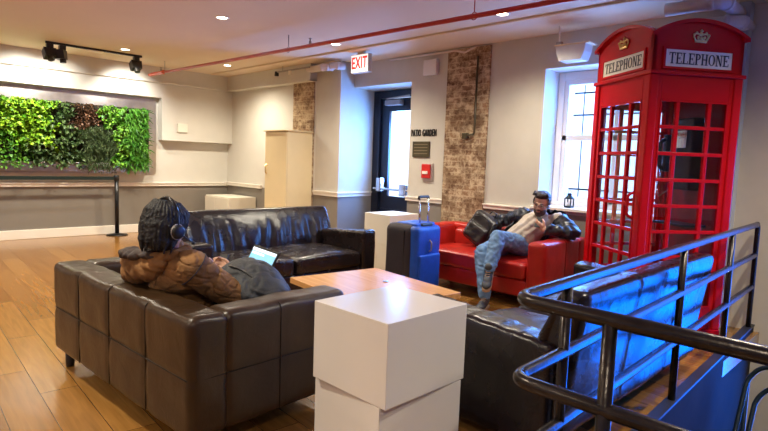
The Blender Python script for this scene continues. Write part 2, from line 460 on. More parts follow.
# left wall with a built-out frame round the planted niche
bm = BM(); box(bm, XL-0.2, XL, YS, 5.5, 0.8, CH); struct('wall_left', bm, 'wall')
bm = BM(); box(bm, XL-0.2, XL, YS, 5.5, 0, 0.8); struct('wall_left_lower', bm, 'wall_grey')
bm = BM()
box(bm, XL, XL+0.17, 3.98, 5.3, 1.58, 2.54); box(bm, XL, XL+0.17, YS, 3.98, 2.29, 2.54)
struct('wall_left_buildout', bm, 'wall')
bm = BM(); box(bm, XL, XL+0.22, YS, 5.3, 2.54, CH); box(bm, XL, -6.9, 5.17, 5.3, 2.54, CH)
box(bm, XL, XL+0.25, YS, 5.3, 2.53, 2.56); box(bm, XL, -6.9, 5.15, 5.3, 2.53, 2.56)
struct('trim_1', bm, 'wall')
bm = BM(); box(bm, XL, XL+0.03, YS, 5.3, 0.785, 0.845, 0.008); box(bm, XL, XL+0.045, YS, 5.3, 0.83, 0.85, 0.004)
struct('trim_2', bm, 'trim')
bm = BM(); box(bm, XL, XL+0.025, YS, 5.3, 0, 0.14, 0.006); struct('baseboard_left', bm, 'trim')

# wall of the far corner
bm = BM(); box(bm, XL, -6.9, 5.3, 5.5, 0.82, CH); struct('wall_corner', bm, 'wall')
bm = BM(); box(bm, XL, -6.9, 5.3, 5.5, 0, 0.82); struct('wall_corner_lower', bm, 'wall_grey')
bm = BM(); box(bm, XL, -8.4, 5.26, 5.3, 0.80, 0.86, 0.008); box(bm, XL, -8.4, 5.25, 5.3, 0.845, 0.865, 0.004); struct('trim_3', bm, 'trim')
bm = BM(); box(bm, XL, -7.8, 5.275, 5.3, 0, 0.14, 0.006); struct('baseboard_corner', bm, 'trim')
bm = BM(); box(bm, -7.47, -6.94, 5.27, 5.33, 0, 2.53); struct('wall_brick_corner', bm, 'brick')

# pier beside the door with its splayed side
P = [(-6.9, 5.3), (-6.33, 5.3), (-6.44, 6.3), (-6.9, 6.3)]
bm = BM(); prism(bm, P, 0.82, CH); struct('wall_pier', bm, 'wall_cool')
bm = BM(); prism(bm, P, 0, 0.82); struct('wall_pier_lower', bm, 'wall_grey')
bm = BM()
for (z0, z1, e) in ((0.80, 0.86, 0.025), (0.85, 0.87, 0.04)):
    prism(bm, [(-6.9, 5.3), (-6.9, 5.3-e), (-6.33+e, 5.3-e), (-6.44+e, 6.08), (-6.44, 6.08), (-6.33, 5.3)], z0, z1)
struct('trim_4', bm, 'trim')

# back wall: over the door, to the right of it, round the window
bm = BM()
box(bm, -6.5, -5.2, YB, 6.2, 2.44, CH)
box(bm, -5.2, -3.2, YB, 6.3, 0.85, CH)
box(bm, -3.2, -1.8, YB, 6.3, 2.43, CH)
box(bm, -1.8, -1.3, YB, 6.3, 0.85, CH); box(bm, -3.2, -1.8, YB, 6.3, 0.85, 0.915)
struct('wall_back', bm, 'wall_cool')
bm = BM(); box(bm, -5.2, -1.3, YB, 6.3, 0, 0.85); struct('wall_back_lower', bm, 'wall_grey')
bm = BM()
for x0, x1 in ((-5.22, -4.56), (-3.92, -3.2), (-1.8, -1.5)):
    box(bm, x0, x1, YB-0.025, YB, 0.825, 0.885, 0.008); box(bm, x0, x1, YB-0.04, YB, 0.87, 0.89, 0.004)
struct('trim_5', bm, 'trim')
bm = BM(); box(bm, -3.26, -1.76, YB-0.05, 5.97, 0.885, 0.92, 0.006); struct('trim_6', bm, 'trim')
bm = BM(); box(bm, -3.2, -3.195, YB-0.002, 6.0, 0.92, 2.43); box(bm, -1.805, -1.8, YB, 6.0, 0.92, 2.43); box(bm, -3.2, -1.8, YB-0.002, 6.0, 2.425, 2.43)
struct('trim_7', bm, 'wall_white')
bm = BM(); box(bm, -4.56, -3.92, YB-0.03, YB+0.05, 0, CH-0.02); struct('wall_brick_pier', bm, 'brick')
# chase and stairwell wall on the right
bm = BM(); box(bm, -1.42, -1.27, YB-0.12, YB+0.05, -0.1, CH); struct('wall_chase', bm, 'pier_grey')
bm = BM(); box(bm, -1.3, -0.78, YB, 5.95, -2.7, CH); box(bm, 0.7, XR+0.2, YB, 5.95, -2.7, CH); box(bm, -0.78, 0.7, YB, 5.95, -2.7, -1.1); box(bm, -0.78, 0.7, YB, 5.95, 1.75, CH); struct('wall_stairwell', bm, 'wall_cream')
w2 = struct('window_added', box(BM(), -0.78, 0.7, 5.83, 5.93, -1.1, -1.04), 'trim')  # unseen window added to throw blue on the near sofa and rails
bm = BM()
for x in (-0.78, 0.64): box(bm, x, x+0.06, 5.83, 5.93, -1.04, 1.75)
box(bm, -0.78, 0.7, 5.83, 5.93, 1.69, 1.75); box(bm, -0.78, 0.7, 5.87, 5.89, 0.7, 0.73)
obj('window_frame', bm, 'trim', w2)
obj('pane', box(BM(), -0.76, 0.68, 5.88, 5.886, -1.08, 1.72), 'added_blue_glass', w2)
bm = BM(); box(bm, XL-0.2, XR+0.2, YS-0.2, YS, 0, CH); struct('wall_front', bm, 'wall')
bm = BM(); box(bm, XR, XR+0.2, YS, 6.3, -2.7, CH); struct('wall_right', bm, 'wall')

# window beside the booth
w = struct('window_1', box(BM(), -3.19, -3.12, 5.9, 5.99, 0.92, 2.42, 0.005), 'trim')
bm = BM()
box(bm, -1.88, -1.81, 5.9, 5.99, 0.92, 2.42, 0.005); box(bm, -3.12, -1.88, 5.9, 5.99, 2.33, 2.42, 0.005); box(bm, -3.12, -1.88, 5.9, 5.99, 0.92, 0.97, 0.005)
obj('window_frame', bm, 'trim', w)
bm = BM()
box(bm, -3.12, -1.88, 5.92, 5.96, 1.66, 1.72, 0.004); box(bm, -3.12, -3.07, 5.92, 5.96, 0.97, 2.33, 0.004); box(bm, -1.93, -1.88, 5.92, 5.96, 0.97, 2.33, 0.004)
box(bm, -3.07, -1.93, 5.92, 5.96, 0.97, 1.03, 0.004); box(bm, -3.07, -1.93, 5.92, 5.96, 2.28, 2.33, 0.004); box(bm, -2.53, -2.49, 5.92, 5.96, 0.97, 2.33)
obj('sash', bm, 'trim', w)
obj('pane', box(BM(), -3.07, -1.93, 5.938, 5.944, 0.99, 2.31), 'glass', w)
bm = BM()
for k in range(9):
    x = -2.98 + k*0.13
    tube(bm, [(x, 6.12, 0.98), (x, 6.12, 2.3)], 0.007, 8)
for z in (1.1, 1.95, 2.2): box(bm, -3.1, -1.9, 6.113, 6.127, z, z+0.02)
obj('window_bars', bm, 'black_metal', w)

# patio door
d = struct('door_1', box(BM(), -6.26, -5.36, 6.1, 6.15, 0.01, 0.62, 0.004), 'navy')
bm = BM(); box(bm, -6.44, -6.27, 6.06, 6.18, 0, 2.43, 0.005); box(bm, -6.27, -5.2, 6.06, 6.18, 2.32, 2.43, 0.005); box(bm, -5.35, -5.2, 6.06, 6.18, 0, 2.43, 0.005)
obj('door_frame', bm, 'navy', d)
bm = BM(); box(bm, -6.26, -6.1, 6.1, 6.15, 0.62, 2.31, 0.004); box(bm, -5.5, -5.36, 6.1, 6.15, 0.62, 2.31, 0.004)
box(bm, -6.1, -5.5, 6.1, 6.15, 2.12, 2.31); box(bm, -6.1, -5.5, 6.1, 6.15, 0.62, 0.82)
obj('door_leaf', bm, 'navy', d)
obj('pane', box(BM(), -6.1, -5.5, 6.12, 6.128, 0.82, 2.12), 'glass', d)
bm = BM(); tube(bm, [(-6.3, 6.0, 0.93), (-5.3, 6.0, 0.93)], 0.018, 12); box(bm, -6.24, -6.14, 5.98, 6.1, 0.88, 1.1, 0.02); box(bm, -5.74, -5.6, 5.98, 6.1, 0.84, 1.02, 0.01)
obj('push_bar', bm, 'chrome', d)
bm = BM(); box(bm, -6.12, -5.8, 6.0, 6.1, 2.2, 2.28, 0.01); tube(bm, [(-6.1, 6.02, 2.3), (-5.6, 6.0, 2.33)], 0.012, 8)
obj('door_closer', bm, 'rod', d)

# courtyard outside
bm = BM(); box(bm, -12, 4, 9.4, 9.6, -0.3, 3.6); struct('wall_courtyard', bm, 'courtyard')
bm = BM(); box(bm, -12, 4, 6.3, 9.4, -0.3, -0.1); struct('ground_courtyard', bm, 'courtyard')

# stairwell: curb, dark side, steps
def rx(y): return -0.905 - 0.04*(y-1.5)       # line of the long railing
bm = BM()
prism(bm, [(rx(1.42)-0.03, 1.42), (rx(1.42)+0.03, 1.42), (rx(5.6)+0.03, 5.6), (rx(5.6)-0.03, 5.6)], 0.045, 0.06)
struct('trim_8', bm, 'curb')
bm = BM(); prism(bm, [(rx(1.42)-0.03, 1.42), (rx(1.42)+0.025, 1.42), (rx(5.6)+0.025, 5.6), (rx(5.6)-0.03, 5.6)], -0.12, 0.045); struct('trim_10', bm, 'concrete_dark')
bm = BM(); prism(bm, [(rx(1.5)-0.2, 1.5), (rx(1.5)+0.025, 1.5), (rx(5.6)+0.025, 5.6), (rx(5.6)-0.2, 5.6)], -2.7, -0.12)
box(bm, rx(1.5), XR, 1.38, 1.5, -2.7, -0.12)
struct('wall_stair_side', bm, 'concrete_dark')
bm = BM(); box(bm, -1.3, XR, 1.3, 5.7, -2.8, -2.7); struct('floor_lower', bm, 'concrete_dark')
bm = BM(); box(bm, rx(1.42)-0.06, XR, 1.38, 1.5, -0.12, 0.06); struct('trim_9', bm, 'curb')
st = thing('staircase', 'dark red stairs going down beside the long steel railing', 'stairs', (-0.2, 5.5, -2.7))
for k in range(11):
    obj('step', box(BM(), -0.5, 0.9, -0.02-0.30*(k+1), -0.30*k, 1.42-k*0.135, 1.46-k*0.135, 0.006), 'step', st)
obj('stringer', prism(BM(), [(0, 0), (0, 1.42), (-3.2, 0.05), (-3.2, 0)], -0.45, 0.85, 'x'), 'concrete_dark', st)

# ------------------------------------------------------------------ railings
RL = thing('railing', 'dark tubular steel railing with rounded corner, posts and three rails along the stair opening', 'railing', (-0.95, 1.5, 0))
L = V((-0.95, 1.5, 0))
def lp(x, y, z): return V((x, y, z)) - L
yc = 1.5
for z, xc in ((0.938, -0.93), (0.68, -0.93), (0.41, -0.93)):
    pts = bend([lp(rx(5.42), 5.42, z), lp(rx(1.5), yc, z), lp(0.9, yc, z)], 0.07, 7)
    obj('rail', tube(BM(), pts, 0.0225, 16), 'steel_dark', RL, True)
for y in (1.86, 3.33, 4.53):
    obj('post', tube(BM(), [lp(rx(y), y, 0.05), lp(rx(y), y, 0.93)], 0.02, 14), 'steel_dark', RL, True)
pe = [lp(rx(5.42), 5.42, 0.945), lp(rx(5.42), 5.46, 0.92), lp(rx(5.42), 5.47, 0.05)]
obj('post', tube(BM(), bend(pe, 0.04), 0.02, 14), 'steel_dark', RL, True)
for x in (-0.61, 0.55):
    obj('post', tube(BM(), [lp(x, yc, 0.05), lp(x, yc, 0.93)], 0.021, 14), 'steel_dark', RL, True)

sr = thing('stair_handrail', 'thin dark blue stair handrail bending down in the lower right corner', 'railing', (-0.75, 4.2, -1.0))
for dz, dx in ((0, 0), (-0.13, 0.06)):
    pts = bend([(0.9, 0.32, 1.16+dz), (-0.02+dx, 0.3, 1.03+dz), (-0.09+dx, 0.27, 0.93+dz), (-0.10+dx, 0.08, 0.55+dz), (-0.10+dx, -0.5, -0.1+dz)], 0.09)
    obj('rail', tube(BM(), pts, 0.016, 12), 'steel_blue', sr, True)
for y, z0, z1 in ((0.26, -0.3, 0.9), (-0.48, -1.0, -0.1)):
    obj('post', tube(BM(), [(-0.085, y, z0), (-0.085, y, z1)], 0.014, 10), 'steel_blue', sr, True)

# ------------------------------------------------------------------ sofas
def noise3(p, s, seed=0): return noise.noise(p*s + V((seed, seed*1.7, seed*0.3)))

def klippan(name, label, loc, W, D, H, ml, ms, rows, cols, seed, group=None):
    """boxy low two-seater: back and arms of one height. Local: x along the sofa, front faces +y, origin at floor centre"""
    t = thing(name, label, 'sofa', loc[:3], loc[3], group)
    at, bt = 0.19, 0.2; zb = 0.11
    def seamdip(vals, x, w=0.02, d=0.006):
        return -d*sum(math.exp(-((x-v)/w)**2) for v in vals)
    cx = [-W/2 + W*k/cols for k in range(1, cols)]
    zs = [zb + (H-zb)*k/rows for k in range(1, rows)]
    def dback(p, n):
        a = 0.004*noise3(p, 7, seed)
        if n.y < -0.5: a += seamdip(cx, p.x) + seamdip(zs, p.z)
        if n.z > 0.5: a += 0.008*noise3(p, 5, seed+3)+0.004*noise3(p, 14, seed)
        return a
    obj('backrest', cushion(BM(), -W/2, W/2, -D/2, -D/2+bt, zb, H, 0.04, 0.016, dback), ml, t, True)
    ys = [0.02]
    def darm(p, n):
        a = 0.004*noise3(p, 7, seed+1)
        if abs(n.x) > 0.5: a += seamdip(ys, p.y) + seamdip(zs, p.z)
        if n.z > 0.5: a += 0.008*noise3(p, 6, seed+5)
        return a
    for s in (-1, 1):
        x0, x1 = (-W/2, -W/2+at) if s < 0 else (W/2-at, W/2)
        obj('arm', cushion(BM(), x0, x1, -D/2+bt-0.03, D/2, zb, H, 0.045, 0.03, darm), ml, t, True)
    obj('seat_base', cushion(BM(), -W/2+at-0.01, W/2-at+0.01, -D/2+bt-0.02, D/2-0.02, zb, 0.27, 0.02, 0.05), ml, t, True)
    def dseat(p, n):
        a = 0.006*noise3(p, 5, seed+2)
        if n.z > 0.5: a += 0.02*math.cos(p.x/(W/2)*PI*0.5)
        return a
    obj('seat_cushion', cushion(BM(), -W/2+at+0.005, W/2-at-0.005, -D/2+bt-0.01, D/2+0.005, 0.27, 0.425, 0.05, 0.03, dseat), ml, t, True)
    for sx in (-1, 1):
        for sy in (-1, 1):
            obj('leg', lathe(BM(), [(0.022, 0), (0.026, 0.02), (0.026, 0.125)], sx*(W/2-0.07), sy*(D/2-0.07), 0, 14), 'black', t, True)
    # stitched seam lines over the outside
    b = BM(); r_ = 0.0026; yb = -D/2+0.0045
    for v in cx:
        tube(b, bend([(v, yb, zb+0.02), (v, yb, H-0.004), (v, -D/2+bt-0.03, H-0.001)], 0.04, 5), r_, 6)
    if rows > 1:
        for z in zs: tube(b, [(-W/2+0.03, yb, z), (W/2-0.03, yb, z)], r_, 6)
    obj('seam', b, ms, t, True)
    for s_ in (-1, 1):
        b = BM(); X_ = s_*(W/2-0.003)
        for y in ys: tube(b, bend([(X_, y, zb+0.02), (X_, y, H-0.004), (s_*(W/2-at+0.03), y, H-0.001)], 0.04, 5), r_, 6)
        if rows > 1:
            for z in zs: tube(b, [(X_, -D/2+0.03, z), (X_, D/2-0.03, z)], r_, 6)
        obj('seam', b, ms, t, True)
    return t

left_sofa = klippan('leather_sofa', 'boxy brown-black leather sofa with panelled back, seen from behind at lower left',
        (-3.02, 1.43, 0, math.radians(3.4)), 1.67, 0.92, 0.66, 'brown_leather', 'seam', 2, 4, 2.0)
red_sofa = klippan('leather_sofa', 'bright red leather sofa against the back wall, beside the phone booth',
        (-3.375, 5.0, 0, PI), 1.75, 0.88, 0.655, 'red_leather', 'red_seam', 1, 2, 5.0)
obj('back_pillow', cushion(BM(), -0.05, 0.62, -0.25, -0.12, 0.40, 0.61, 0.05, 0.03, lambda p, n: 0.01*noise3(p, 6, 4)), 'red_leather', red_sofa, True)

def high_sofa(name, label, loc, W, D, seed):
    """three-seater with a leaning back. Local: x along the length, front faces +y, back at -y"""
    t = thing(name, label, 'sofa', loc[:3], loc[3])
    at = 0.19; zb = 0.06
    def armshape(p):
        f = (p.y + D/2)/D
        k = max(0, (p.z-zb)/(0.6-zb))
        return V((p.x, p.y, p.z + 0.07*k*(f-0.45)))
    for s in (-1, 1):
        x0, x1 = (-W/2, -W/2+at) if s < 0 else (W/2-at, W/2)
        obj('arm', cushion(BM(), x0, x1, -D/2+0.05, D/2, zb, 0.595, 0.035, 0.028,
            lambda p, n: 0.006*noise3(p, 7, seed) + (0.003*math.sin(p.y*60+4*noise3(p, 4, seed))*max(0, n.z) )), 'black_leather', t, True)
        a = t.children if False else None
        o = COL.objects[-1]
        for v in o.data.vertices: v.co = armshape(v.co)
    def lean(p):
        k = max(0, (p.z-0.3)/0.5); o = (p.y-(-D/2+0.06))/0.175; o = min(1, max(0, o))
        return V((p.x, p.y - (0.07+0.10*o)*k, p.z))
    def dback(p, n):
        a = 0.005*noise3(p, 4, seed+1)
        if n.y > 0.3:   # gathered leather: upright folds in the lower half of the back
            k = max(0, min(1, (0.74-p.z)/0.12))
            a += k*0.020*noise.noise(V((p.x*13+seed, p.z*2.2+p.x*2.5, seed)))
            a += k*0.010*noise.noise(V((p.x*30+seed, p.z*4, seed)))
            a += 0.02*math.sin(max(0, min(1, (p.z-0.4)/0.4))*PI)
        if n.y < -0.3:
            for v in (-W/6, W/6): a -= 0.010*math.exp(-((p.x-v)/0.012)**2)
        return a
    obj('backrest', cushion(BM(), -W/2+0.04, W/2-0.04, -D/2+0.0, -D/2+0.235, 0.12, 0.82, 0.05, 0.02, dback, lean), 'black_leather', t, True)
    obj('seat_base', cushion(BM(), -W/2+at-0.02, W/2-at+0.02, -D/2+0.1, D/2-0.03, zb+0.02, 0.27, 0.03, 0.05), 'black_leather', t, True)
    n = 2; inner = W-2*at
    for k in range(n):
        x0 = -inner/2 + inner*k/n + 0.004; x1 = -inner/2 + inner*(k+1)/n - 0.004; xm = (x0+x1)/2
        obj('seat_cushion', cushion(BM(), x0, x1, -D/2+0.18, D/2+0.0, 0.26, 0.42, 0.05, 0.03,
            lambda p, n: 0.006*noise3(p, 6, seed+k) + (0.025*math.cos((p.x-xm)/(x1-x0)*PI) if n.z > 0.5 else 0)), 'black_leather', t, True)
    for sx in (-1, 1):
        for sy in (-1, 1):
            obj('foot', lathe(BM(), [(0.025, 0), (0.03, 0.09)], sx*(W/2-0.08), sy*(D/2-0.12), 0, 12), 'black', t, True)
    return t

far_sofa = high_sofa('leather_sofa', 'long black leather sofa with creased leaning back, beyond the coffee table',
        (-4.575, 3.0, 0, -PI/2), 2.03, 0.86, 1.0)
near_sofa = high_sofa('leather_sofa', 'black leather sofa backing on to the long steel railing, in front of the red booth',
        (-1.52, 3.19, 0, PI/2), 1.98, 0.86, 9.0)

# ------------------------------------------------------------------ coffee table and white boxes
ct = thing('coffee_table', 'low square light-oak coffee table between the sofas', 'coffee table', (-2.97, 2.85, 0), math.radians(-7))
obj('table_top', box(BM(), -0.52, 0.52, -0.42, 0.42, 0.375, 0.42, 0.004), 'table_wood', ct)
for sx in (-1, 1):
    obj('side_panel', box(BM(), sx*0.42-0.02, sx*0.42+0.02, -0.34, 0.34, 0, 0.375, 0.003), 'table_wood', ct)
obj('shelf', box(BM(), -0.40, 0.40, -0.33, 0.33, 0.12, 0.15, 0.003), 'table_wood', ct)
tag(obj('small_disc', lathe(BM(), [(0.02, 0), (0.022, 0.004), (0.018, 0.008)], -2.98, 3.0, 0.42, 16), 'chrome'),
    'tiny silver disc lying on the light-oak coffee table', 'coaster')

def block(name, label, x, y, z, sx, sy, sz, rz=0, m='white_lam', group=None):
    t = obj(name, box(BM(), -sx/2, sx/2, -sy/2, sy/2, 0, sz, 0.003, 2), m)
    t.location = (x, y, z); t.rotation_euler.z = rz
    return tag(t, label, 'display cube', group)
block('white_cube', 'glossy white box stacked on top of another in the foreground', -1.69, 1.745, 0.375, 0.46, 0.51, 0.35, math.radians(0.5))
block('white_cube', 'glossy white box underneath, lower of the foreground stack', -1.70, 1.75, 0, 0.45, 0.49, 0.374, math.radians(-3.5))
block('white_cabinet', 'upper white box of the stack behind the blue suitcase', -4.76, 4.86, 0.36, 0.44, 0.50, 0.36, 0, 'white_lam_mat')
block('white_cabinet', 'lower white box of the stack behind the blue suitcase', -4.76, 4.86, 0, 0.43, 0.49, 0.359, 0, 'white_lam_mat')
lb = thing('low_cabinet', 'low white cabinet in the far corner behind the long black sofa', 'cabinet', (-9.05, 4.98, 0))
obj('body', box(BM(), -0.35, 0.50, -0.23, 0.29, 0, 0.64, 0.005), 'white_lam_mat', lb)
obj('door', box(BM(), -0.345, -0.003, -0.245, -0.231, 0.02, 0.62, 0.003), 'white_lam_mat', lb)
obj('door', box(BM(), 0.003, 0.495, -0.245, -0.231, 0.02, 0.62, 0.003), 'white_lam_mat', lb)

tc = thing('tall_cabinet', 'tall cream two-tone cupboard standing in front of the corner brick strip', 'cabinet', (-7.1, 5.04, 0))
obj('body', box(BM(), -0.42, 0.16, -0.22, 0.24, 0.03, 1.75, 0.004), 'cream', tc)
dr = obj('door', box(BM(), -0.418, 0.158, -0.24, -0.222, 0.05, 1.74, 0.003), 'cream', tc)
bm = BM(); tube(bm, [(-0.37, -0.235, 1.10), (-0.37, -0.265, 1.12), (-0.37, -0.265, 1.22), (-0.37, -0.235, 1.24)], 0.008, 8); pass
obj('handle', bm, 'gold', dr)
obj('cornice', box(BM(), -0.44, 0.18, -0.26, 0.24, 1.75, 1.77, 0.003), 'cream', tc)
tc.location = (-7.10, 5.03, 0)

# ------------------------------------------------------------------ phone booth
th = math.radians(54.5)
F = V((-1.613, 4.351, 0)); BW = 0.785
ux = V((math.cos(th), math.sin(th), 0)); uy = V((-math.sin(th), math.cos(th), 0))
ctr = F + ux*BW/2 + uy*BW/2
PB = thing('phone_booth', 'red British style telephone box with crowned TELEPHONE signs and gridded glass', 'phone booth', (ctr.x, ctr.y, 0), th)
h = BW/2
bm = BM()
box(bm, -h-0.0, h, -h, h, 0, 0.10, 0.006)
obj('plinth', bm, 'red_paint', PB)
for sx in (-1, 1):
    for sy in (-1, 1):
        obj('corner_post', box(BM(), sx*h-(0.075 if sx > 0 else 0), sx*h+(0.075 if sx < 0 else 0), sy*h-(0.075 if sy > 0 else 0), sy*h+(0.075 if sy < 0 else 0), 0.10, 2.08, 0.012, 3), 'red_paint', PB)
def side_mtx(k): return Matrix.Rotation(k*PI/2, 4, 'Z')
def xf(o, k):
    o.data.transform(side_mtx(k)); return o
g0, g1 = 0.28, 1.89                      # glazed zone
gx = h-0.105
def side(k, solid=False, door=False):
    nm = 'door' if door else ('back_panel' if solid else 'glazed_side')
    bm = BM()
    yo, yi = -h+0.012, -h+0.045
    if solid:
        box(bm, -h+0.07, h-0.07, yo, yi, 0.1, 2.08)
        return xf(obj(nm, bm, 'red_inside', PB), k)
    box(bm, -h+0.07, -gx, yo, yi, 0.1, 2.08, 0.004); box(bm, gx, h-0.07, yo, yi, 0.1, 2.08, 0.004)
    box(bm, -gx, gx, yo, yi, 0.1, g0, 0.004); box(bm, -gx, gx, yo, yi, g1, 2.08, 0.004)
    f = xf(obj(nm, bm, 'red_paint', PB), k)
    bm = BM()
    c1, c2 = -gx+2*gx*0.265, -gx+2*gx*0.735
    for c in (c1, c2): box(bm, c-0.016, c+0.016, yo+0.002, yi-0.004, g0, g1, 0.003)
    for j in range(1, 8):
        z = g0+(g1-g0)*j/8
        box(bm, -gx, gx, yo+0.001, yi-0.005, z-0.014, z+0.014, 0.003)
    # stepped beading round the opening
    for a in (-gx, gx-0.012): box(bm, a, a+0.012, yo-0.004, yo+0.01, g0, g1)
    for a in (g0, g1-0.012): box(bm, -gx, gx, yo-0.004, yo+0.01, a, a+0.012)
    xf(obj('glazing_bars', bm, 'red_paint', f), k)
    xf(obj('glass', box(BM(), -gx, gx, yi-0.016, yi-0.012, g0, g1), 'booth_glass', f), k)
    return f
side(0)                      # right hand face in the photo
s_back = side(1, solid=True)
door_face = side(3, door=True)     # left hand face (the door)
side(2)
hd = BM(); tube(hd, bend([(0.30, -h-0.002, 0.98), (0.30, -h-0.05, 1.0), (0.30, -h-0.05, 1.16), (0.30, -h-0.002, 1.18)], 0.03), 0.011, 10)
hd2 = obj('door_handle', hd, 'red_paint', door_face, True); hd2.data.transform(side_mtx(3))
# cornice, sign box and curved pediments
obj('cornice', box(BM(), -h-0.012, h+0.012, -h-0.012, h+0.012, 2.075, 2.105, 0.006), 'red_paint', PB)
def arch(w, z0, z1, zp, n=18):
    # closed outline: flat bottom, segmental top
    s = zp-z1; rad = (w*w+s*s)/(2*s); cz = zp-rad; a = math.asin(w/rad)
    return [(-w, z0)] + [(-rad*math.sin(a-2*a*i/n), cz+rad*math.cos(a-2*a*i/n)) for i in range(n+1)] + [(w, z0)]
hs = h-0.012
obj('sign_box', box(BM(), -hs+0.02, hs-0.02, -hs+0.02, hs-0.02, 2.10, 2.36), 'red_paint', PB)
Z1, ZP = 2.375, 2.475
for k in range(4):
    bm = BM(); prism(bm, arch(hs, 2.10, Z1, ZP), -hs, -hs+0.03, 'y'); 
    o = xf(obj('pediment', bm, 'red_paint', PB), k)
    bm = BM()
    A = arch(h+0.012, 2.1, Z1+0.005, ZP+0.022)[1:-1]
    B = arch(h+0.012, 2.1, Z1-0.022, ZP-0.006)[1:-1]
    prism(bm, A + B[::-1], -h-0.018, -hs+0.03, 'y')
    xf(obj('pediment_lip', bm, 'red_paint', o), k)
# domed roof
bm = BM(); n = 14; G = []
def arcz(x): 
    w = hs; s = ZP-Z1; rad = (w*w+s*s)/(2*s); return (ZP-rad)+math.sqrt(max(0, rad*rad-x*x))
for i in range(n+1):
    row = []
    for j in range(n+1):
        x = -hs+2*hs*i/n; y = -hs+2*hs*j/n
        z = max(arcz(x), arcz(y)) if max(abs(x), abs(y)) > hs-1e-6 else (arcz(x)+arcz(y))/2 + 0.035*(1-(x/hs)**2)*(1-(y/hs)**2)
        z = arcz(x)+arcz(y)-Z1 if False else z
        row.append(bm.verts.new((x, y, min(z, 2.53)-0.004)))
    G.append(row)
for i in range(n):
    for j in range(n): bm.faces.new((G[i][j], G[i+1][j], G[i+1][j+1], G[i][j+1]))
obj('roof', bm, 'red_paint', PB, True)
# serif lettering
def glyph(ch):
    t, s = 0.16, 0.07      # stem and thin stroke; letters on a unit height, width w
    r = []
    if ch == 'T': w = 0.78; r = [(0.31, 0.47, 0, 1), (0, w, 0.92, 1), (0, 0.05, 0.74, 1), (w-0.05, w, 0.74, 1), (0.2, 0.58, 0, 0.06)]
    if ch == 'E': w = 0.74; r = [(0.1, 0.26, 0, 1), (0, w-0.02, 0.92, 1), (0, w, 0, 0.08), (0.2, 0.52, 0.47, 0.54), (w-0.07, w-0.02, 0.74, 1), (w-0.05, w, 0, 0.26), (0.48, 0.53, 0.38, 0.62)]
    if ch == 'L': w = 0.7; r = [(0.1, 0.26, 0, 1), (0, 0.38, 0.94, 1), (0, w, 0, 0.08), (w-0.05, w, 0, 0.28)]
    if ch == 'H': w = 0.88; r = [(0.1, 0.26, 0, 1), (0.62, 0.78, 0, 1), (0.2, 0.7, 0.46, 0.54), (0, 0.36, 0.94, 1), (0, 0.36, 0, 0.06), (0.52, 0.88, 0.94, 1), (0.52, 0.88, 0, 0.06)]
    if ch == 'N': w = 0.88; r = [(0.12, 0.19, 0, 1), (0.70, 0.77, 0, 1), (0, 0.26, 0.94, 1), (0, 0.32, 0, 0.06), (0.56, 0.88, 0.94, 1)]
    if ch == 'P': w = 0.70; r = [(0.1, 0.26, 0, 1), (0, 0.38, 0, 0.06), (0, 0.3, 0.93, 1)]
    if ch == 'O': w = 0.84
    return w, r
def telephone(bm, height, width):
    x = 0; items = []
    for ch in 'TELEPHONE':
        w, r = glyph(ch); items.append((x, ch, w, r)); x += w+0.1
    tot = x-0.1; sx = width/tot
    for x0, ch, w, r in items:
        for (a, b, c, d_) in r: prism(bm, [((x0+a)*sx-width/2, c*height-height/2), ((x0+b)*sx-width/2, c*height-height/2), ((x0+b)*sx-width/2, d_*height-height/2), ((x0+a)*sx-width/2, d_*height-height/2)], 0, -0.003, 'y')
        if ch == 'N': prism(bm, [((x0+0.12)*sx-width/2, height/2), ((x0+0.30)*sx-width/2, height/2), ((x0+0.77)*sx-width/2, -height/2), ((x0+0.64)*sx-width/2, -height/2)], 0, -0.003, 'y')
        if ch in 'OP':
            cx, cz, ro, rz_, ri, rzi = (0.42, 0.5, 0.42, 0.5, 0.26, 0.44) if ch == 'O' else (0.3, 0.72, 0.4, 0.28, 0.25, 0.21)
            n = 24; rng = range(n) if ch == 'O' else range(-6, 7)
            def pt(rx_, rz2, k): 
                a = 2*PI*k/24; return ((x0+cx+rx_*math.cos(a))*sx-width/2, (cz+rz2*math.sin(a))*height-height/2)
            ks = list(rng)
            for i in range(len(ks) if ch == 'O' else len(ks)-1):
                k0, k1 = ks[i], ks[i]+1
                prism(bm, [pt(ro, rz_, k0), pt(ro, rz_, k1), pt(ri, rzi, k1), pt(ri, rzi, k0)], 0, -0.003, 'y')
def crown(bm):
    # band, four arched sides with balls, central orb and cross
    box(bm, -0.036, 0.036, -0.006, 0.006, 0, 0.014, 0.002)
    for s in (-1, 1):
        tube(bm, [(s*0.034, 0, 0.012), (s*0.046, 0, 0.034), (s*0.036, 0, 0.052), (s*0.016, 0, 0.05), (0, 0, 0.04)], 0.006, 8)
        tube(bm, [(s*0.014, 0, 0.012), (s*0.02, 0, 0.034)], 0.006, 8)
        for (x, z, r) in ((0.046, 0.044, 0.008), (0.03, 0.057, 0.007), (0.02, 0.03, 0.008)): sphere(bm, (s*x, -0.004, z), r, u=10, v=8)
    sphere(bm, (0, -0.004, 0.024), 0.009, u=10, v=8); sphere(bm, (0, 0, 0.054), 0.009, u=10, v=8)
    box(bm, -0.003, 0.003, -0.004, 0.004, 0.056, 0.078); box(bm, -0.010, 0.010, -0.004, 0.004, 0.065, 0.071)
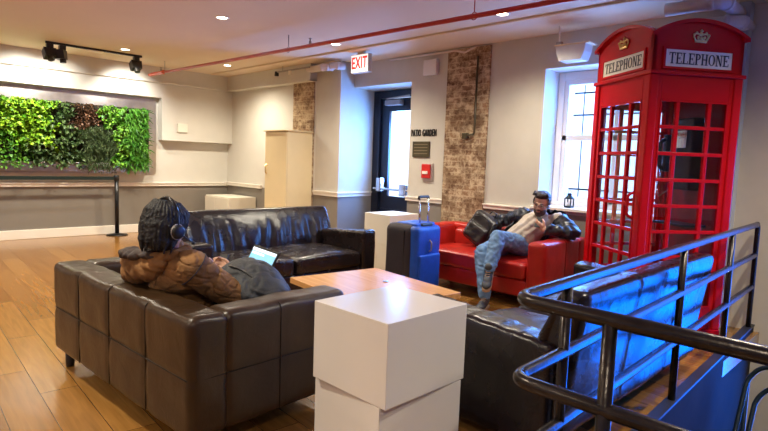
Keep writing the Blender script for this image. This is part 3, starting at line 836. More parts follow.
for k in (0, 3, 1, 2):
    bm = BM(); w, z0, z1 = 0.30, 2.135, 2.265
    box(bm, -w, w, -hs-0.012, -hs, z0-0.018, z0+0.002, 0.002); box(bm, -w, w, -hs-0.012, -hs, z1-0.002, z1+0.018, 0.002)
    box(bm, -w, -w+0.02, -hs-0.012, -hs, z0, z1); box(bm, w-0.02, w, -hs-0.012, -hs, z0, z1)
    sf = xf(obj('sign_frame', bm, 'red_paint', PB), k)
    xf(obj('sign_plate', box(BM(), -w+0.018, w-0.018, -hs-0.006, -hs, z0, z1), 'sign_white', sf), k)
    bm = BM(); telephone(bm, 0.082, 0.50)
    o = obj('lettering', bm, 'ink', sf); o.data.transform(Matrix.Translation((0, -hs-0.006, (z0+z1)/2))); xf(o, k)
    bm = BM(); crown(bm); bmesh.ops.transform(bm, matrix=Matrix.Translation((0, -hs-0.007, 2.325)) @ Matrix.Diagonal((1.35, 1, 1.25, 1)), verts=bm.verts)
    o = obj('crown_emblem', bm, 'gold', PB, True); xf(o, k)
# telephone inside on the back panel
ph = thing('wall_telephone', 'black coin telephone mounted inside the red booth, seen through the panes', 'telephone', (ctr.x, ctr.y, 1.25), th-PI/2)
obj('body', box(BM(), -0.13, 0.12, 0.21, h-0.045, -0.05, 0.55, 0.012), 'black', ph)
hs_ = BM(); tube(hs_, bend([(-0.19, 0.20, 0.12), (-0.19, 0.15, 0.14), (-0.19, 0.15, 0.36), (-0.19, 0.20, 0.38)], 0.03), 0.018, 10); box(hs_, -0.215, -0.165, 0.19, h-0.05, 0.1, 0.42, 0.006)
obj('handset', hs_, 'black', ph, True)
cc = BM(); pts = [(-0.19+0.02*math.sin(i*0.9), 0.16, 0.12-0.03*i) for i in range(9)] + [(-0.1, 0.2, -0.05)]
tube(cc, pts, 0.006, 8); obj('cord', cc, 'chrome', ph, True)
bm = BM(); box(bm, -0.06, 0.06, 0.2, 0.212, 0.3, 0.45, 0.004)
for i in range(3):
    for j in range(4): box(bm, -0.045+i*0.033, -0.022+i*0.033, 0.194, 0.202, 0.31+j*0.032, 0.332+j*0.032)
obj('keypad', bm, 'chrome', ph)
bm = BM(); box(bm, -0.2, 0.2, 0.14, h-0.05, -0.35, -0.33, 0.004); obj('shelf', bm, 'black', ph)

# ------------------------------------------------------------------ ceiling fittings
def downlight(x, y, label, group=None):
    t = thing('ceiling_light', label, 'ceiling light', (x, y, CH), 0, group)
    bm = BM(); n = 28
    A = [[bm.verts.new((r*math.cos(2*PI*k/n), r*math.sin(2*PI*k/n), z)) for k in range(n)] for r, z in ((0.075, 0.0), (0.073, -0.006), (0.055, -0.006), (0.052, 0.0))]
    for a, b_ in zip(A, A[1:]):
        for k in range(n): bm.faces.new((a[k], a[(k+1) % n], b_[(k+1) % n], b_[k]))
    obj('ring', bm, 'trim', t, True)
    obj('lens', lathe(BM(), [(0.053, -0.001), (0.053, -0.003), (0.03, -0.0045)], 0, 0, 0, 24), 'lamp', t)
    l = bpy.data.lights.new('bulb', 'SPOT'); l.energy = 150; l.color = (1, 0.895, 0.70); l.spot_size = math.radians(150); l.spot_blend = 0.9; l.shadow_soft_size = 0.05
    lo = bpy.data.objects.new('bulb', l); COL.objects.link(lo); lo.parent = t; lo.location = (0, 0, -0.03)
    return t
downlight(-5.47, 2.94, 'round recessed ceiling light above the long black sofa, nearest the top edge')
downlight(-8.26, 2.96, 'recessed ceiling light beside the end of the spotlight track')
downlight(-8.21, 4.51, 'recessed ceiling light in the far left corner of the room')
downlight(-5.51, 4.51, 'recessed ceiling light in front of the exit sign')
downlight(-3.11, 4.58, 'recessed ceiling light beside the red pipe at the top, above the brick pier')
for i, (x, y) in enumerate([(-5.5, 1.0), (-8.2, 1.0), (-2.9, 0.3), (-5.5, -1.6), (-8.2, -1.6), (-2.4, -2.0), (0.6, -0.6), (-0.2, 3.2), (0.4, 4.7)]):  # unseen lamps added for warm light; the last brightens the stairwell wall
    downlight(x, y, 'unseen recessed ceiling light added outside the picture', 'ceiling lights outside the picture')

# trim line on the ceiling
tag(obj('ceiling_conduit', tube(BM(), [(-9.3, 4.80, CH-0.012), (-0.9, 4.84, CH-0.012)], 0.013, 10), 'ceiling'), 'thin painted conduit running across the ceiling parallel to the back wall', 'conduit')

# sprinkler pipe
sp = thing('sprinkler_pipe', 'long red sprinkler pipe hung under the ceiling', 'pipe', (-9.27, 3.70, 2.62))
bm = BM(); tube(bm, [(0.12, 0, 0), (10.4, 0.42, 0.0)], 0.021, 16); obj('pipe', bm, 'pipe_red', sp, True)
bm = BM(); tube(bm, [(0, 0, 0), (0.12, 0, 0), (0.13, 0, 0), (0.5, 0.012, 0), (0.52, 0.012, 0), (0.56, 0.012, 0)], [0.024, 0.03, 0.028, 0.028, 0.036, 0.022], 14); obj('end_cap', bm, mat('pipe_orange_red', (0.72, 0.10, 0.03, 1), 0.4), sp, True)
def on_pipe(x): return (x, 0.42*(x-0.12)/10.28, 0)
for x in (0.55, 3.7, 6.3, 8.1):
    p = on_pipe(x)
    bm = BM(); tube(bm, [(p[0]+0.032*math.cos(a*PI/8), p[1], 0.032*math.sin(a*PI/8)) for a in range(16)], 0.004, 6, closed=True)
    tube(bm, [(p[0], p[1], 0.03), (p[0], p[1], CH-2.622)], 0.005, 8)
    obj('hanger', bm, 'rod' if x < 6 else 'pipe_red', sp, True)
for x in (0.42, 4.1):
    p = on_pipe(x); obj('sprinkler_head', lathe(BM(), [(0.016, 0.0), (0.016, 0.05), (0.008, 0.055), (0.008, 0.075), (0.02, 0.08), (0.018, 0.084)], p[0], p[1], 0, 12), 'rod', sp, True)

# spotlight track
tr = thing('track_light', 'black ceiling track with spotlights aimed at the plant wall', 'track light', (-8.58, 2.05, CH))
obj('track', box(BM(), -0.018, 0.018, 0, 1.26, -0.03, 0, 0.003), 'black', tr)
def spot_head(y, yaw, tilt, sz=1.0):
    bm = BM(); box(bm, -0.035, 0.035, y-0.04, y+0.04, -0.09, -0.03, 0.006)
    s = obj('spot_head', bm, 'black', tr)
    m_ = Matrix.Translation((0, y, -0.15)) @ Matrix.Rotation(yaw, 4, 'Z') @ Matrix.Rotation(tilt, 4, 'Y')
    bm = BM(); 
    prism(bm, [(-0.065, -0.06), (0.065, -0.06), (0.075, 0.06), (-0.075, 0.06)], -0.04, 0.08, 'x')
    lathe(bm, [(0.04, -0.11), (0.04, -0.02)], 0, 0, 0, 14)
    bmesh.ops.transform(bm, matrix=m_, verts=bm.verts)
    c = obj('lamp_can', bm, 'black', s)
    return s
spot_head(0.05, PI, 0.5); spot_head(0.20, PI+1.0, 0.1); spot_head(1.18, PI, 0.4)
bm = BM(); box(bm, -0.03, 0.03, 0.5, 0.72, -0.05, -0.03, 0.004); obj('power_feed', bm, 'trim', tr)
def aim(l, loc, tgt):
    l.location = loc; l.rotation_euler = (V(tgt)-V(loc)).to_track_quat('-Z', 'Y').to_euler()
for (ly, ty, e) in ((2.05, 1.9, 60), (2.2, 2.4, 45), (3.25, 3.4, 65), (0.6, 0.9, 60)):
    l = bpy.data.lights.new('track_spot', 'SPOT'); l.energy = e; l.color = (1, 0.96, 0.86); l.spot_size = math.radians(95); l.spot_blend = 0.8; l.shadow_soft_size = 0.04
    lo = bpy.data.objects.new('track_spot', l); COL.objects.link(lo); aim(lo, (-8.75, ly, 2.60), (-9.62, ty, 2.0))

# second small track in the corner
t2 = thing('track_light', 'small ceiling track lamp beside the white duct near the door pier', 'track light', (-7.55, 5.08, 2.70))
obj('track', box(BM(), -0.1, 0.75, -0.012, 0.012, 0.0, 0.02, 0.002), 'rod', t2)
obj('lamp_can', lathe(BM(), [(0.03, -0.07), (0.035, -0.06), (0.03, 0.0)], -0.12, 0, 0.02, 12), 'black', t2)
obj('lamp_can', lathe(BM(), [(0.028, -0.06), (0.028, 0.0)], 0.25, 0, 0.0, 12), 'trim', t2)
obj('hanger', tube(BM(), [(0.05, 0, 0.02), (0.05, 0, CH-2.70)], 0.006, 6), 'rod', t2)

def hose(name, label, paths, m, rad, ribs=0.004):
    t = thing(name, label, 'duct', paths[0][0])
    o0 = V(paths[0][0])
    for p in paths:
        pts = bend([V(q)-o0 for q in p], 0.12, 7)
        obj('pipe', tube(BM(), pts, rad, 18), m, t, True)
        bm = BM()
        for q, d_ in ((pts[2], (pts[3]-pts[1])), (pts[-3], pts[-2]-pts[-4])):
            d_.normalize(); tube(bm, [q-d_*0.02, q+d_*0.02], rad*1.12, 18)
        obj('coupling', bm, m, t, True)
    return t
hose('duct_pipe', 'pair of pale pink-white elbow pipes near the ceiling above the phone booth',
     [[(-1.78, 5.02, 2.70), (-1.35, 5.02, 2.70), (-1.35, 5.5, 2.70)], [(-1.70, 5.3, 2.60), (-1.3, 5.3, 2.60), (-1.3, 5.62, 2.60)]], 'pipe_white', 0.052)
hose('duct_pipe', 'white wrapped pipe end bracketed to the top of the door pier',
     [[(-6.98, 5.2, 2.70), (-6.32, 5.16, 2.70), (-6.25, 5.3, 2.70)], [(-6.7, 5.12, 2.68), (-6.45, 5.08, 2.68), (-6.4, 5.2, 2.68)]], 'pipe_white', 0.05)
tag(obj('surface_conduit', tube(BM(), bend([(-5.6, 5.57, 2.76), (-4.45, 5.57, 2.76), (-4.3, 5.57, 2.72), (-4.12, 5.57, 2.78)], 0.03), 0.012, 8), 'pipe_white', None, True), 'thin white conduit along the top of the wall above the door', 'conduit')

# exit sign
ex = thing('exit_sign', 'glowing white EXIT sign with red letters hanging from the ceiling', 'exit sign', (-5.60, 5.0, 2.635))
bm = BM(); box(bm, -0.17, 0.17, 0.0, 0.07, -0.12, 0.12, 0.006); obj('housing', bm, 'exit_body', ex)
obj('face', box(BM(), -0.16, 0.16, -0.004, 0.001, -0.11, 0.11), 'exit_face', ex)
me = text_mesh('EXIT', 0.15, 0.004, 0.64, 0.0045, 1.1); me.transform(Matrix.Translation((0, -0.006, 0)) @ Matrix.Rotation(PI/2, 4, 'X')); mobj('lettering', me, 'exit_red', ex)
obj('mount', box(BM(), -0.06, 0.06, 0.01, 0.06, 0.12, CH-2.635, 0.004), 'exit_body', ex)

# speaker / shade hung by the window
sk = thing('hanging_speaker', 'pale curved box hung on a rod from the ceiling left of the phone booth', 'speaker', (-2.74, 5.32, 2.5))
bm = BM(); prism(bm, [(-0.16, 0.07), (0.16, 0.07), (0.15, 0.0), (0.12, -0.08), (-0.11, -0.08), (-0.14, -0.02)], -0.08, 0.08, 'y'); obj('housing', bm, 'plasterboard', sk)
obj('top_plate', box(BM(), -0.17, 0.2, -0.09, 0.09, 0.07, 0.085, 0.003), 'cream', sk)
obj('rod', tube(BM(), [(-0.16, 0, 0.085), (-0.17, 0, CH-2.5)], 0.008, 8), 'trim', sk)
obj('bracket', box(BM(), -0.19, -0.13, -0.02, 0.02, 0.085, 0.13, 0.004), 'rod', sk)

# ------------------------------------------------------------------ things on the back wall
tag(obj('wall_box', box(BM(), -4.95, -4.73, YB-0.06, YB, 2.49, 2.69, 0.008), 'wall_white'), 'square white junction box high on the wall beside the brick pier', 'wall box')
cb = thing('conduit_pipe', 'dark rusty conduit with elbow running down the brick pier', 'conduit', (-4.1, 5.55, 1.7))
obj('pipe', tube(BM(), bend([(0.30, -0.01, 0.95), (0.30, -0.01, 0.02), (0.14, -0.01, 0.0)], 0.03), 0.013, 10), 'plaque', cb, True)
obj('junction', box(BM(), 0.12, 0.2, -0.025, 0.02, -0.035, 0.035, 0.006), 'plaque', cb)
cb.location = (-4.37, 5.545, 1.7)
pg = thing('wall_lettering', 'dark PATIO GARDEN letters on the wall beside the door', 'sign', (-4.94, YB-0.001, 1.745))
me = text_mesh('PATIO GARDEN', 0.09, 0.012, 0.42, 0.0008, 1.2); me.transform(Matrix.Translation((0, -0.006, 0)) @ Matrix.Rotation(PI/2, 4, 'X')); 
mobj('lettering', me, 'ink', pg)
pl = thing('plaque', 'small dark bronze plaque below the PATIO GARDEN lettering', 'plaque', (-4.97, YB, 1.53))
obj('plate', box(BM(), -0.15, 0.15, -0.02, 0, -0.105, 0.105, 0.004), 'plaque', pl)
bm = BM()
for k in range(4): box(bm, -0.12, 0.12, -0.023, -0.018, 0.06-k*0.04, 0.068-k*0.04)
obj('embossed_lines', bm, 'plaque_line', pl)
fa = thing('fire_alarm', 'red fire alarm pull station in a clear cover under the plaque', 'fire alarm', (-4.84, YB, 1.235))
obj('cover', box(BM(), -0.095, 0.095, -0.03, 0, -0.115, 0.115, 0.01), 'clear_cover', fa)
obj('body', box(BM(), -0.075, 0.075, -0.055, -0.03, -0.085, 0.1, 0.008), 'fire_red', fa)
obj('pull_handle', box(BM(), -0.045, 0.045, -0.07, -0.055, -0.03, 0.01, 0.004), 'trim', fa)
th_ = obj('thermostat', box(BM(), XL+0.17, XL+0.20, 4.24, 4.42, 1.73, 1.88, 0.006), 'white_lam_mat'); tag(th_, 'small square white panel on the wall right of the plants', 'wall panel')

# ------------------------------------------------------------------ plant wall
pw = thing('living_wall', 'wall-mounted vertical garden of green, brown and lime plants in a steel frame', 'plant wall', (XL, 0, 0))
obj('back_panel', box(BM(), 0.0, 0.02, 0.2, 3.93, 1.0, 2.27), 'steel', pw)
obj('planting_bed', box(BM(), 0.02, 0.10, 0.22, 3.78, 1.16, 2.08), 'soil', pw)
obj('planter_tray', box(BM(), 0.02, 0.17, 0.22, 3.78, 1.03, 1.17, 0.004), 'steel', pw)
def foliage(name, region, count, size, c1, c2, slim=0.5, droop=0.3, depth=(0.10, 0.24), seed=1):
    rnd = random.Random(seed); bm = BM(); k = 0; tries = 0
    while k < count and tries < count*12:
        tries += 1
        y = rnd.uniform(0.25, 3.73); z = rnd.uniform(1.10, 2.08)
        if not region(y + 0.06*math.sin(z*17+seed), z + 0.05*math.sin(y*13+seed)): continue
        k += 1
        x = rnd.uniform(*depth) - 0.06*abs(math.sin(y*9)*math.sin(z*11))
        L_ = size*rnd.uniform(0.6, 1.3); W_ = L_*slim
        yaw = rnd.uniform(-1.3, 1.3); pit = rnd.uniform(-0.9, 0.7)-droop; rol = rnd.uniform(-0.9, 0.9)
        m_ = Matrix.Translation((x, y, z)) @ Matrix.Rotation(yaw, 4, 'Z') @ Matrix.Rotation(-pit, 4, 'Y') @ Matrix.Rotation(rol, 4, 'X')
        c = [bm.verts.new(m_ @ V(p)) for p in ((0, 0, 0), (L_*0.35, W_/2, 0.1*L_), (L_, 0, -0.12*L_), (L_*0.35, -W_/2, 0.1*L_), (L_*0.5, 0, 0.0), (L_*0.75, W_*0.33, 0.0), (L_*0.75, -W_*0.33, 0))]
        bm.faces.new((c[0], c[4], c[1])); bm.faces.new((c[0], c[3], c[4])); bm.faces.new((c[1], c[4], c[5])); bm.faces.new((c[4], c[2], c[5])); bm.faces.new((c[3], c[6], c[4])); bm.faces.new((c[4], c[6], c[2]))
    me = bpy.data.meshes.new(name); bm.to_mesh(me); bm.free()
    o = mobj(name, me, leaf_mat(name+'_leaf', c1, c2), pw); return o
def zone(y, z):
    if y < 2.35 and z > 1.62-0.35*(y-1.6): return 'lime'
    if y < 2.0: return 'green' if z < 1.45 or y < 1.95 else 'lime'
    if y < 2.72 and z < 1.72: return 'dark'
    if y < 2.58: return 'dark' if z > 1.72 and y > 2.35 else 'lime'
    if y < 3.02 and z > 1.72: return 'brown'
    if y < 3.2 and z <= 1.75: return 'wisp'
    if y < 3.40: return 'bright'
    return 'fern'
foliage('lime_foliage', lambda y, z: zone(y, z) == 'lime', 3600, 0.060, srgb(60, 124, 14), srgb(156, 196, 46), 0.75, seed=1)
foliage('green_foliage', lambda y, z: zone(y, z) == 'green', 2300, 0.058, srgb(34, 104, 16), srgb(112, 172, 38), 0.7, seed=2)
foliage('dark_foliage', lambda y, z: zone(y, z) == 'dark', 1300, 0.065, srgb(30, 60, 24), srgb(92, 120, 62), 0.6, seed=3)
foliage('brown_foliage', lambda y, z: zone(y, z) == 'brown', 1300, 0.035, srgb(58, 34, 22), srgb(120, 84, 56), 0.8, 0.1, (0.14, 0.22), seed=4)
foliage('wispy_foliage', lambda y, z: zone(y, z) == 'wisp', 1900, 0.11, srgb(48, 70, 38), srgb(98, 118, 76), 0.10, 0.8, (0.1, 0.2), seed=5)
foliage('bright_foliage', lambda y, z: zone(y, z) == 'bright', 1100, 0.06, srgb(44, 116, 20), srgb(130, 182, 56), 0.6, seed=6)
foliage('fern_foliage', lambda y, z: zone(y, z) == 'fern', 1500, 0.12, srgb(40, 110, 24), srgb(110, 170, 60), 0.16, 0.5, seed=7)

# stanchion
sc = thing('stanchion', 'black belt barrier post standing in front of the plant wall', 'stanchion', (-9.42, 3.22, 0))
obj('base', lathe(BM(), [(0.165, 0), (0.165, 0.012), (0.06, 0.03), (0.03, 0.035)], 0, 0, 0, 28), 'black_metal', sc, True)
obj('post', lathe(BM(), [(0.032, 0.03), (0.032, 0.93)], 0, 0, 0, 18), 'black_metal', sc, True)
obj('head', lathe(BM(), [(0.032, 0.88), (0.04, 0.89), (0.04, 0.965), (0.035, 0.975)], 0, 0, 0, 18), 'black', sc, True)
obj('belt', box(BM(), -0.002, 0.002, -3.6, -0.038, 0.90, 0.955), 'belt', sc)

# lantern on the sill
la = thing('lantern', 'small dark metal lantern on the window sill', 'lantern', (-2.86, 5.68, 0.92))
obj('base', box(BM(), -0.04, 0.04, -0.04, 0.04, 0, 0.015, 0.003), 'lantern', la)
bm = BM()
for sx in (-1, 1):
    for sy in (-1, 1): box(bm, sx*0.034-0.005, sx*0.034+0.005, sy*0.034-0.005, sy*0.034+0.005, 0.012, 0.10)
for z in (0.012, 0.095): 
    for s in (-1, 1): box(bm, -0.038, 0.038, s*0.034-0.004, s*0.034+0.004, z, z+0.008); box(bm, s*0.034-0.004, s*0.034+0.004, -0.038, 0.038, z, z+0.008)
obj('cage', bm, 'lantern', la)
obj('lid', lathe(BM(), [(0.05, 0.10), (0.045, 0.108), (0.022, 0.135), (0.022, 0.145), (0.03, 0.148), (0.012, 0.16)], 0, 0, 0, 16), 'lantern', la, True)
obj('candle', lathe(BM(), [(0.02, 0.015), (0.02, 0.06)], 0, 0, 0, 14), 'trim', la, True)
obj('ring_handle', tube(BM(), [(0.018*math.cos(a*PI/8), 0, 0.172+0.018*math.sin(a*PI/8)) for a in range(16)], 0.0025, 6, closed=True), 'lantern', la, True)

# ------------------------------------------------------------------ people
def frame(loc, face, up=(0, 0, 1)):
    f = V(face).normalized(); x = f.cross(V(up)).normalized(); u = x.cross(f).normalized()
    m_ = Matrix((x, f, u)).transposed().to_4x4(); m_.translation = V(loc); return m_

def head_shapes(bm, mh):
    """skull, jaw, nose, brow, cheeks and ears; face looks along local +y"""
    def S(c, r, sc=(1, 1, 1)):
        b = BM(); sphere(b, c, r, sc, 24, 16); bmesh.ops.transform(b, matrix=mh, verts=b.verts)
        me = bpy.data.meshes.new('x'); b.to_mesh(me); b.free(); bm.from_mesh(me); bpy.data.meshes.remove(me)
    S((0, -0.012, 0.035), 0.08, (0.93, 1.13, 1.05))
    S((0, 0.022, -0.03), 0.062, (0.93, 1.02, 1.15))
    S((0, 0.052, -0.072), 0.034, (1.15, 0.95, 0.85))
    S((0, 0.068, -0.092), 0.02, (1.15, 0.8, 0.8))
    S((0, 0.075, 0.028), 0.022, (2.2, 0.55, 0.5))
    S((0, 0.088, 0.008), 0.010, (0.8, 0.9, 2.2)); S((0, 0.100, -0.014), 0.0115, (1.1, 1, 0.85))
    for s in (-1, 1):
        S((s*0.036, 0.062, -0.012), 0.024, (1, 0.8, 0.9))
        S((s*0.012, 0.092, -0.018), 0.008)
        S((s*0.076, -0.002, 0.002), 0.018, (0.4, 0.8, 1.5))
    S((0, 0.082, -0.042), 0.013, (1.8, 0.7, 0.8))

def hand_shapes(bm, wrist, fwd, palm_n, side, curl=0.9, s=1.0):
    """palm, four unequal bent fingers and a thumb. fwd: towards the fingers, palm_n: out of the palm, side: +1 thumb on fwd x palm_n"""
    f = V(fwd).normalized(); nrm = (V(palm_n) - f*V(palm_n).dot(f)).normalized(); a = f.cross(nrm).normalized()*side
    w = V(wrist)
    for k in range(4):
        o = (1.5-k)*0.0185*s*a
        limb(bm, [w+f*0.02*s+o*0.6, w+f*0.085*s+o], [0.0155*s, 0.0125*s], 10)
    for k, L_ in enumerate((0.068, 0.076, 0.071, 0.056)):
        p = w + f*0.088*s + (1.5-k)*0.0195*s*a; pts = [p]; ang = 0.25
        for j, fr in enumerate((0.45, 0.3, 0.25)):
            d_ = f*math.cos(ang) + nrm*math.sin(ang); p = p + d_*L_*fr*s; pts.append(p); ang += curl*0.75
        limb(bm, pts, [0.0098*s, 0.009*s, 0.0082*s, 0.007*s], 10)
    p0 = w + f*0.028*s + a*0.028*s; p1 = p0 + (f*0.5+a*0.75+nrm*0.35).normalized()*0.035*s; p2 = p1 + (f*0.8+a*0.1+nrm*0.6).normalized()*0.03*s; p3 = p2 + (f*0.75-a*0.25+nrm*0.6).normalized()*0.024*s
    limb(bm, [p0, p1, p2, p3], [0.014*s, 0.0115*s, 0.010*s, 0.008*s], 10)

def person_part(name, me, m, root):
    o_ = root.location if root.parent is None else root.parent.location
    me.transform(Matrix.Translation(-V(o_)))
    return mobj(name, me, m, root)
def bmesh_part(name, bm, m, root, smooth=True):
    me = bpy.data.meshes.new(name); bmesh.ops.recalc_face_normals(bm, faces=bm.faces[:]); bm.to_mesh(me); bm.free()
    if smooth:
        for p in me.polygons: p.use_smooth = True
    return person_part(name, me, m, root)
def xform(bm, m_): bmesh.ops.transform(bm, matrix=m_, verts=bm.verts); return bm
def cut(me, test):
    b = bmesh.new(); b.from_mesh(me)
    fs = [f for f in b.faces if test(f.calc_center_median())]
    bmesh.ops.delete(b, geom=fs, context='FACES')
    b.to_mesh(me); b.free(); return me
def ell(bm, c, r3, rot=None, u=20, v=14):
    sphere(bm, c, 1, r3, u, v, rot); return bm
def shoe(name, ankle, fwd, root, m1, m2, s=1.0):
    f = V(fwd).normalized(); mf = frame(ankle, f, (0, 0, 1) if abs(f.z) < 0.9 else (0, 1, 0))
    b = BM(); sphere(b, (0, -0.01, -0.03), 1, (0.042, 0.055, 0.05)); sphere(b, (0, 0.06, -0.045), 1, (0.043, 0.085, 0.036)); sphere(b, (0, 0.13, -0.055), 1, (0.046, 0.06, 0.027)); limb(b, [(0, -0.01, -0.02), (0, -0.012, 0.03)], [0.042, 0.04], 14)
    me = bake(b, 0.006, 3); me.transform(mf @ Matrix.Diagonal((s, s, s, 1))); o = person_part(name, me, m1, root)
    b = BM(); prism(b, [(-0.036, -0.06), (0.034, -0.06), (0.04, 0), (0.046, 0.12), (0.034, 0.185), (0.0, 0.197), (-0.034, 0.185), (-0.044, 0.12), (-0.036, 0)], -0.098, -0.074)
    me = bpy.data.meshes.new('sole'); bmesh.ops.recalc_face_normals(b, faces=b.faces[:]); b.to_mesh(me); b.free(); me.transform(mf @ Matrix.Diagonal((s, s, s, 1)))
    me.transform(Matrix.Translation(-V(root.location))); so = mobj('sole', me, m2, o)
    b = BM()
    for k in range(4): tube(b, [(-0.022, 0.035+k*0.018, 0.002-k*0.008), (0, 0.038+k*0.018, 0.006-k*0.008), (0.022, 0.035+k*0.018, 0.002-k*0.008)], 0.0028, 6)
    me = bpy.data.meshes.new('laces'); b.to_mesh(me); b.free(); me.transform(Matrix.Translation(-V(root.location)) @ mf @ Matrix.Diagonal((s, s, s, 1))); mobj('laces', me, m2, o)
    return o

# ---- person in the brown jacket, on the near sofa
p1 = thing('person', 'person in brown hooded jacket and headphones on the near sofa, looking at a phone', 'person', (-2.86, 1.42, 0.44))
HC = V((-2.725, 1.165, 0.968)); hf = V((-0.24, 0.95, -0.20)); mh = frame(HC, hf)
Sl, Sr = V((-3.00, 1.22, 0.775)), V((-2.62, 1.25, 0.785))
El, Er = V((-3.12, 1.40, 0.60)), V((-2.55, 1.48, 0.60))
Wl, Wr = V((-2.98, 1.56, 0.67)), V((-2.78, 1.54, 0.675))
pel = V((-2.86, 1.42, 0.54)); Kl, Kr = V((-3.22, 1.90, 0.50)), V((-2.99, 1.94, 0.50)); Al, Ar = V((-3.22, 2.0, 0.10)), V((-3.0, 2.06, 0.10))
b = BM(); head_shapes(b, mh)
limb(b, [V((-2.80, 1.22, 0.80)), V((-2.765, 1.18, 0.92))], [0.062, 0.055])
limb(b, [pel, (pel+V((-2.81, 1.24, 0.7)))/2, V((-2.81, 1.24, 0.72))], [0.11, 0.10, 0.09])
for s_, e_, w_ in ((Sl, El, Wl), (Sr, Er, Wr)): limb(b, [V((-2.81, 1.24, 0.74)), s_, e_, w_], [0.07, 0.055, 0.042, 0.03])
for k_, a_, dx in ((Kl, Al, -0.09), (Kr, Ar, 0.09)): limb(b, [pel+V((dx, 0.02, -0.01)), k_, a_], [0.08, 0.052, 0.035])
hand_shapes(b, Wl, (0.45, -0.02, 0.35), (0.5, -0.5, 0.3), -1, 0.9, 0.95)
hand_shapes(b, Wr, (-0.5, 0.05, 0.3), (-0.1, -0.6, 0.4), 1, 0.9, 0.95)
person_part('body', bake(b, 0.0055, 2), 'skin2', p1)
# hair: full dark mop, fringe forward
b = BM(); ell(b, (0, -0.018, 0.045), (0.091, 0.108, 0.098)); ell(b, (0, -0.045, -0.02), (0.080, 0.07, 0.085)); ell(b, (0, 0.055, 0.085), (0.07, 0.05, 0.04))
for s in (-1, 1): ell(b, (s*0.068, 0.01, 0.03), (0.024, 0.06, 0.055))
ell(b, (0, -0.02, -0.045), (0.077, 0.085, 0.06)); ell(b, (0, 0.075, 0.055), (0.062, 0.028, 0.04)); ell(b, (0, 0.0, 0.075), (0.086, 0.10, 0.078))
for k in range(13):
    x = -0.07+k*0.0117; limb(b, [V((x, 0.068-abs(x)*0.5, 0.075)), V((x*1.12, 0.098-abs(x)*0.6, 0.035-0.012*math.sin(k*2.1)))], [0.017, 0.006], 8)
for k in range(30):
    a = PI*0.82 + 2*PI*0.86*k/29 - 0.0; ca, sa = math.cos(a+0.22), math.sin(a+0.22)
    hem = -0.085-0.02*math.sin(k*2.7) if sa < 0.2 else -0.01-0.02*math.sin(k*3.1)
    pts = [V((0.05*ca, -0.02+0.06*sa, 0.135)), V((0.082*ca, -0.02+0.098*sa, 0.09)), V((0.094*ca, -0.018+0.110*sa, 0.02)), V((0.088*ca, -0.022+0.098*sa, hem+0.03)), V((0.080*ca, -0.022+0.088*sa, hem-0.012))]
    limb(b, pts, [0.012, 0.011, 0.0105, 0.010, 0.004], 8)
me = bake(b, 0.004, 1); me.transform(mh); wrinkle(me, 0.0035, 38, 2, lambda c, n: 0.0015*math.sin(60*math.atan2(c.y-HC.y, c.x-HC.x)*0.6)); hair = person_part('hair', me, 'hair', p1)
# jacket
b = BM()
limb(b, [pel+V((0, -0.02, 0.0)), V((-2.83, 1.30, 0.66)), V((-2.81, 1.25, 0.735))], [0.175, 0.17, 0.135], 22)
ell(b, (-2.81, 1.25, 0.73), (0.22, 0.125, 0.12)); ell(b, (-2.86, 1.33, 0.55), (0.215, 0.16, 0.12))
limb(b, [V((-2.81, 1.23, 0.78)), V((-2.785, 1.205, 0.85))], [0.10, 0.085])
for s_, e_, w_ in ((Sl, El, Wl), (Sr, Er, Wr)):
    d_ = (w_-e_); limb(b, [V((-2.81, 1.24, 0.75)), s_, (s_+e_)/2, e_, e_+d_*0.55, w_-d_.normalized()*0.01], [0.11, 0.092, 0.082, 0.072, 0.062, 0.047], 18)
me = bake(b, 0.006, 3)
wrinkle(me, 0.0025, 20, 1.0, lambda c, n: -0.009*math.exp(-(noise.noise(V((c.x*5+c.z*6, c.y*5, c.z*12)))/0.035)**2)-0.004*math.exp(-(noise.noise(V((c.x*16+4, c.y*16, c.z*22)))/0.1)**2))
jk = person_part('jacket', me, 'jacket_brown', p1)
for s_, e_ in ((Sl, El), (Sr, Er)):
    b = BM(); d_ = (e_-s_).normalized(); u_ = d_.cross(V((0, 1, 0))).normalized(); v_ = d_.cross(u_)
    tube(b, [s_+d_*0.012+(u_*math.cos(2*PI*k/20)+v_*math.sin(2*PI*k/20))*0.0925 for k in range(20)], 0.0035, 6, closed=True)
    bmesh_part('shoulder_seam', b, 'hood_lining', p1)
# hood lying on the shoulders: thick rolled edge, hanging bag and dark lining
b = BM(); ell(b, (-2.93, 1.14, 0.765), (0.21, 0.10, 0.085)); ell(b, (-3.02, 1.15, 0.72), (0.13, 0.10, 0.08)); ell(b, (-2.80, 1.13, 0.80), (0.12, 0.07, 0.06))
ring = []
for k in range(24):
    a = 2*PI*k/24; ring.append(V((-2.80+0.125*math.cos(a), 1.195+0.10*math.sin(a), 0.845+0.012*math.sin(a)-0.03*math.cos(a)*(1 if math.cos(a) < 0 else -0.2))))
tube(b, ring, 0.024, 12, closed=True)
me = bake(b, 0.006, 2); wrinkle(me, 0.009, 13, 5.0, lambda c, n: 0.004*math.sin(c.x*70+c.z*40+6*noise.noise(c*9))); hd_ = person_part('hood', me, 'jacket_brown', jk)
b = BM(); ell(b, (-2.93, 1.085, 0.828), (0.12, 0.07, 0.030)); ell(b, (-2.82, 1.12, 0.84), (0.11, 0.07, 0.028))
me = bake(b, 0.005, 2); wrinkle(me, 0.008, 22, 2.0, lambda c, n: 0.004*math.sin(c.x*110+8*noise.noise(c*11))); person_part('hood_lining', me, 'hood_lining', jk)
b = BM()
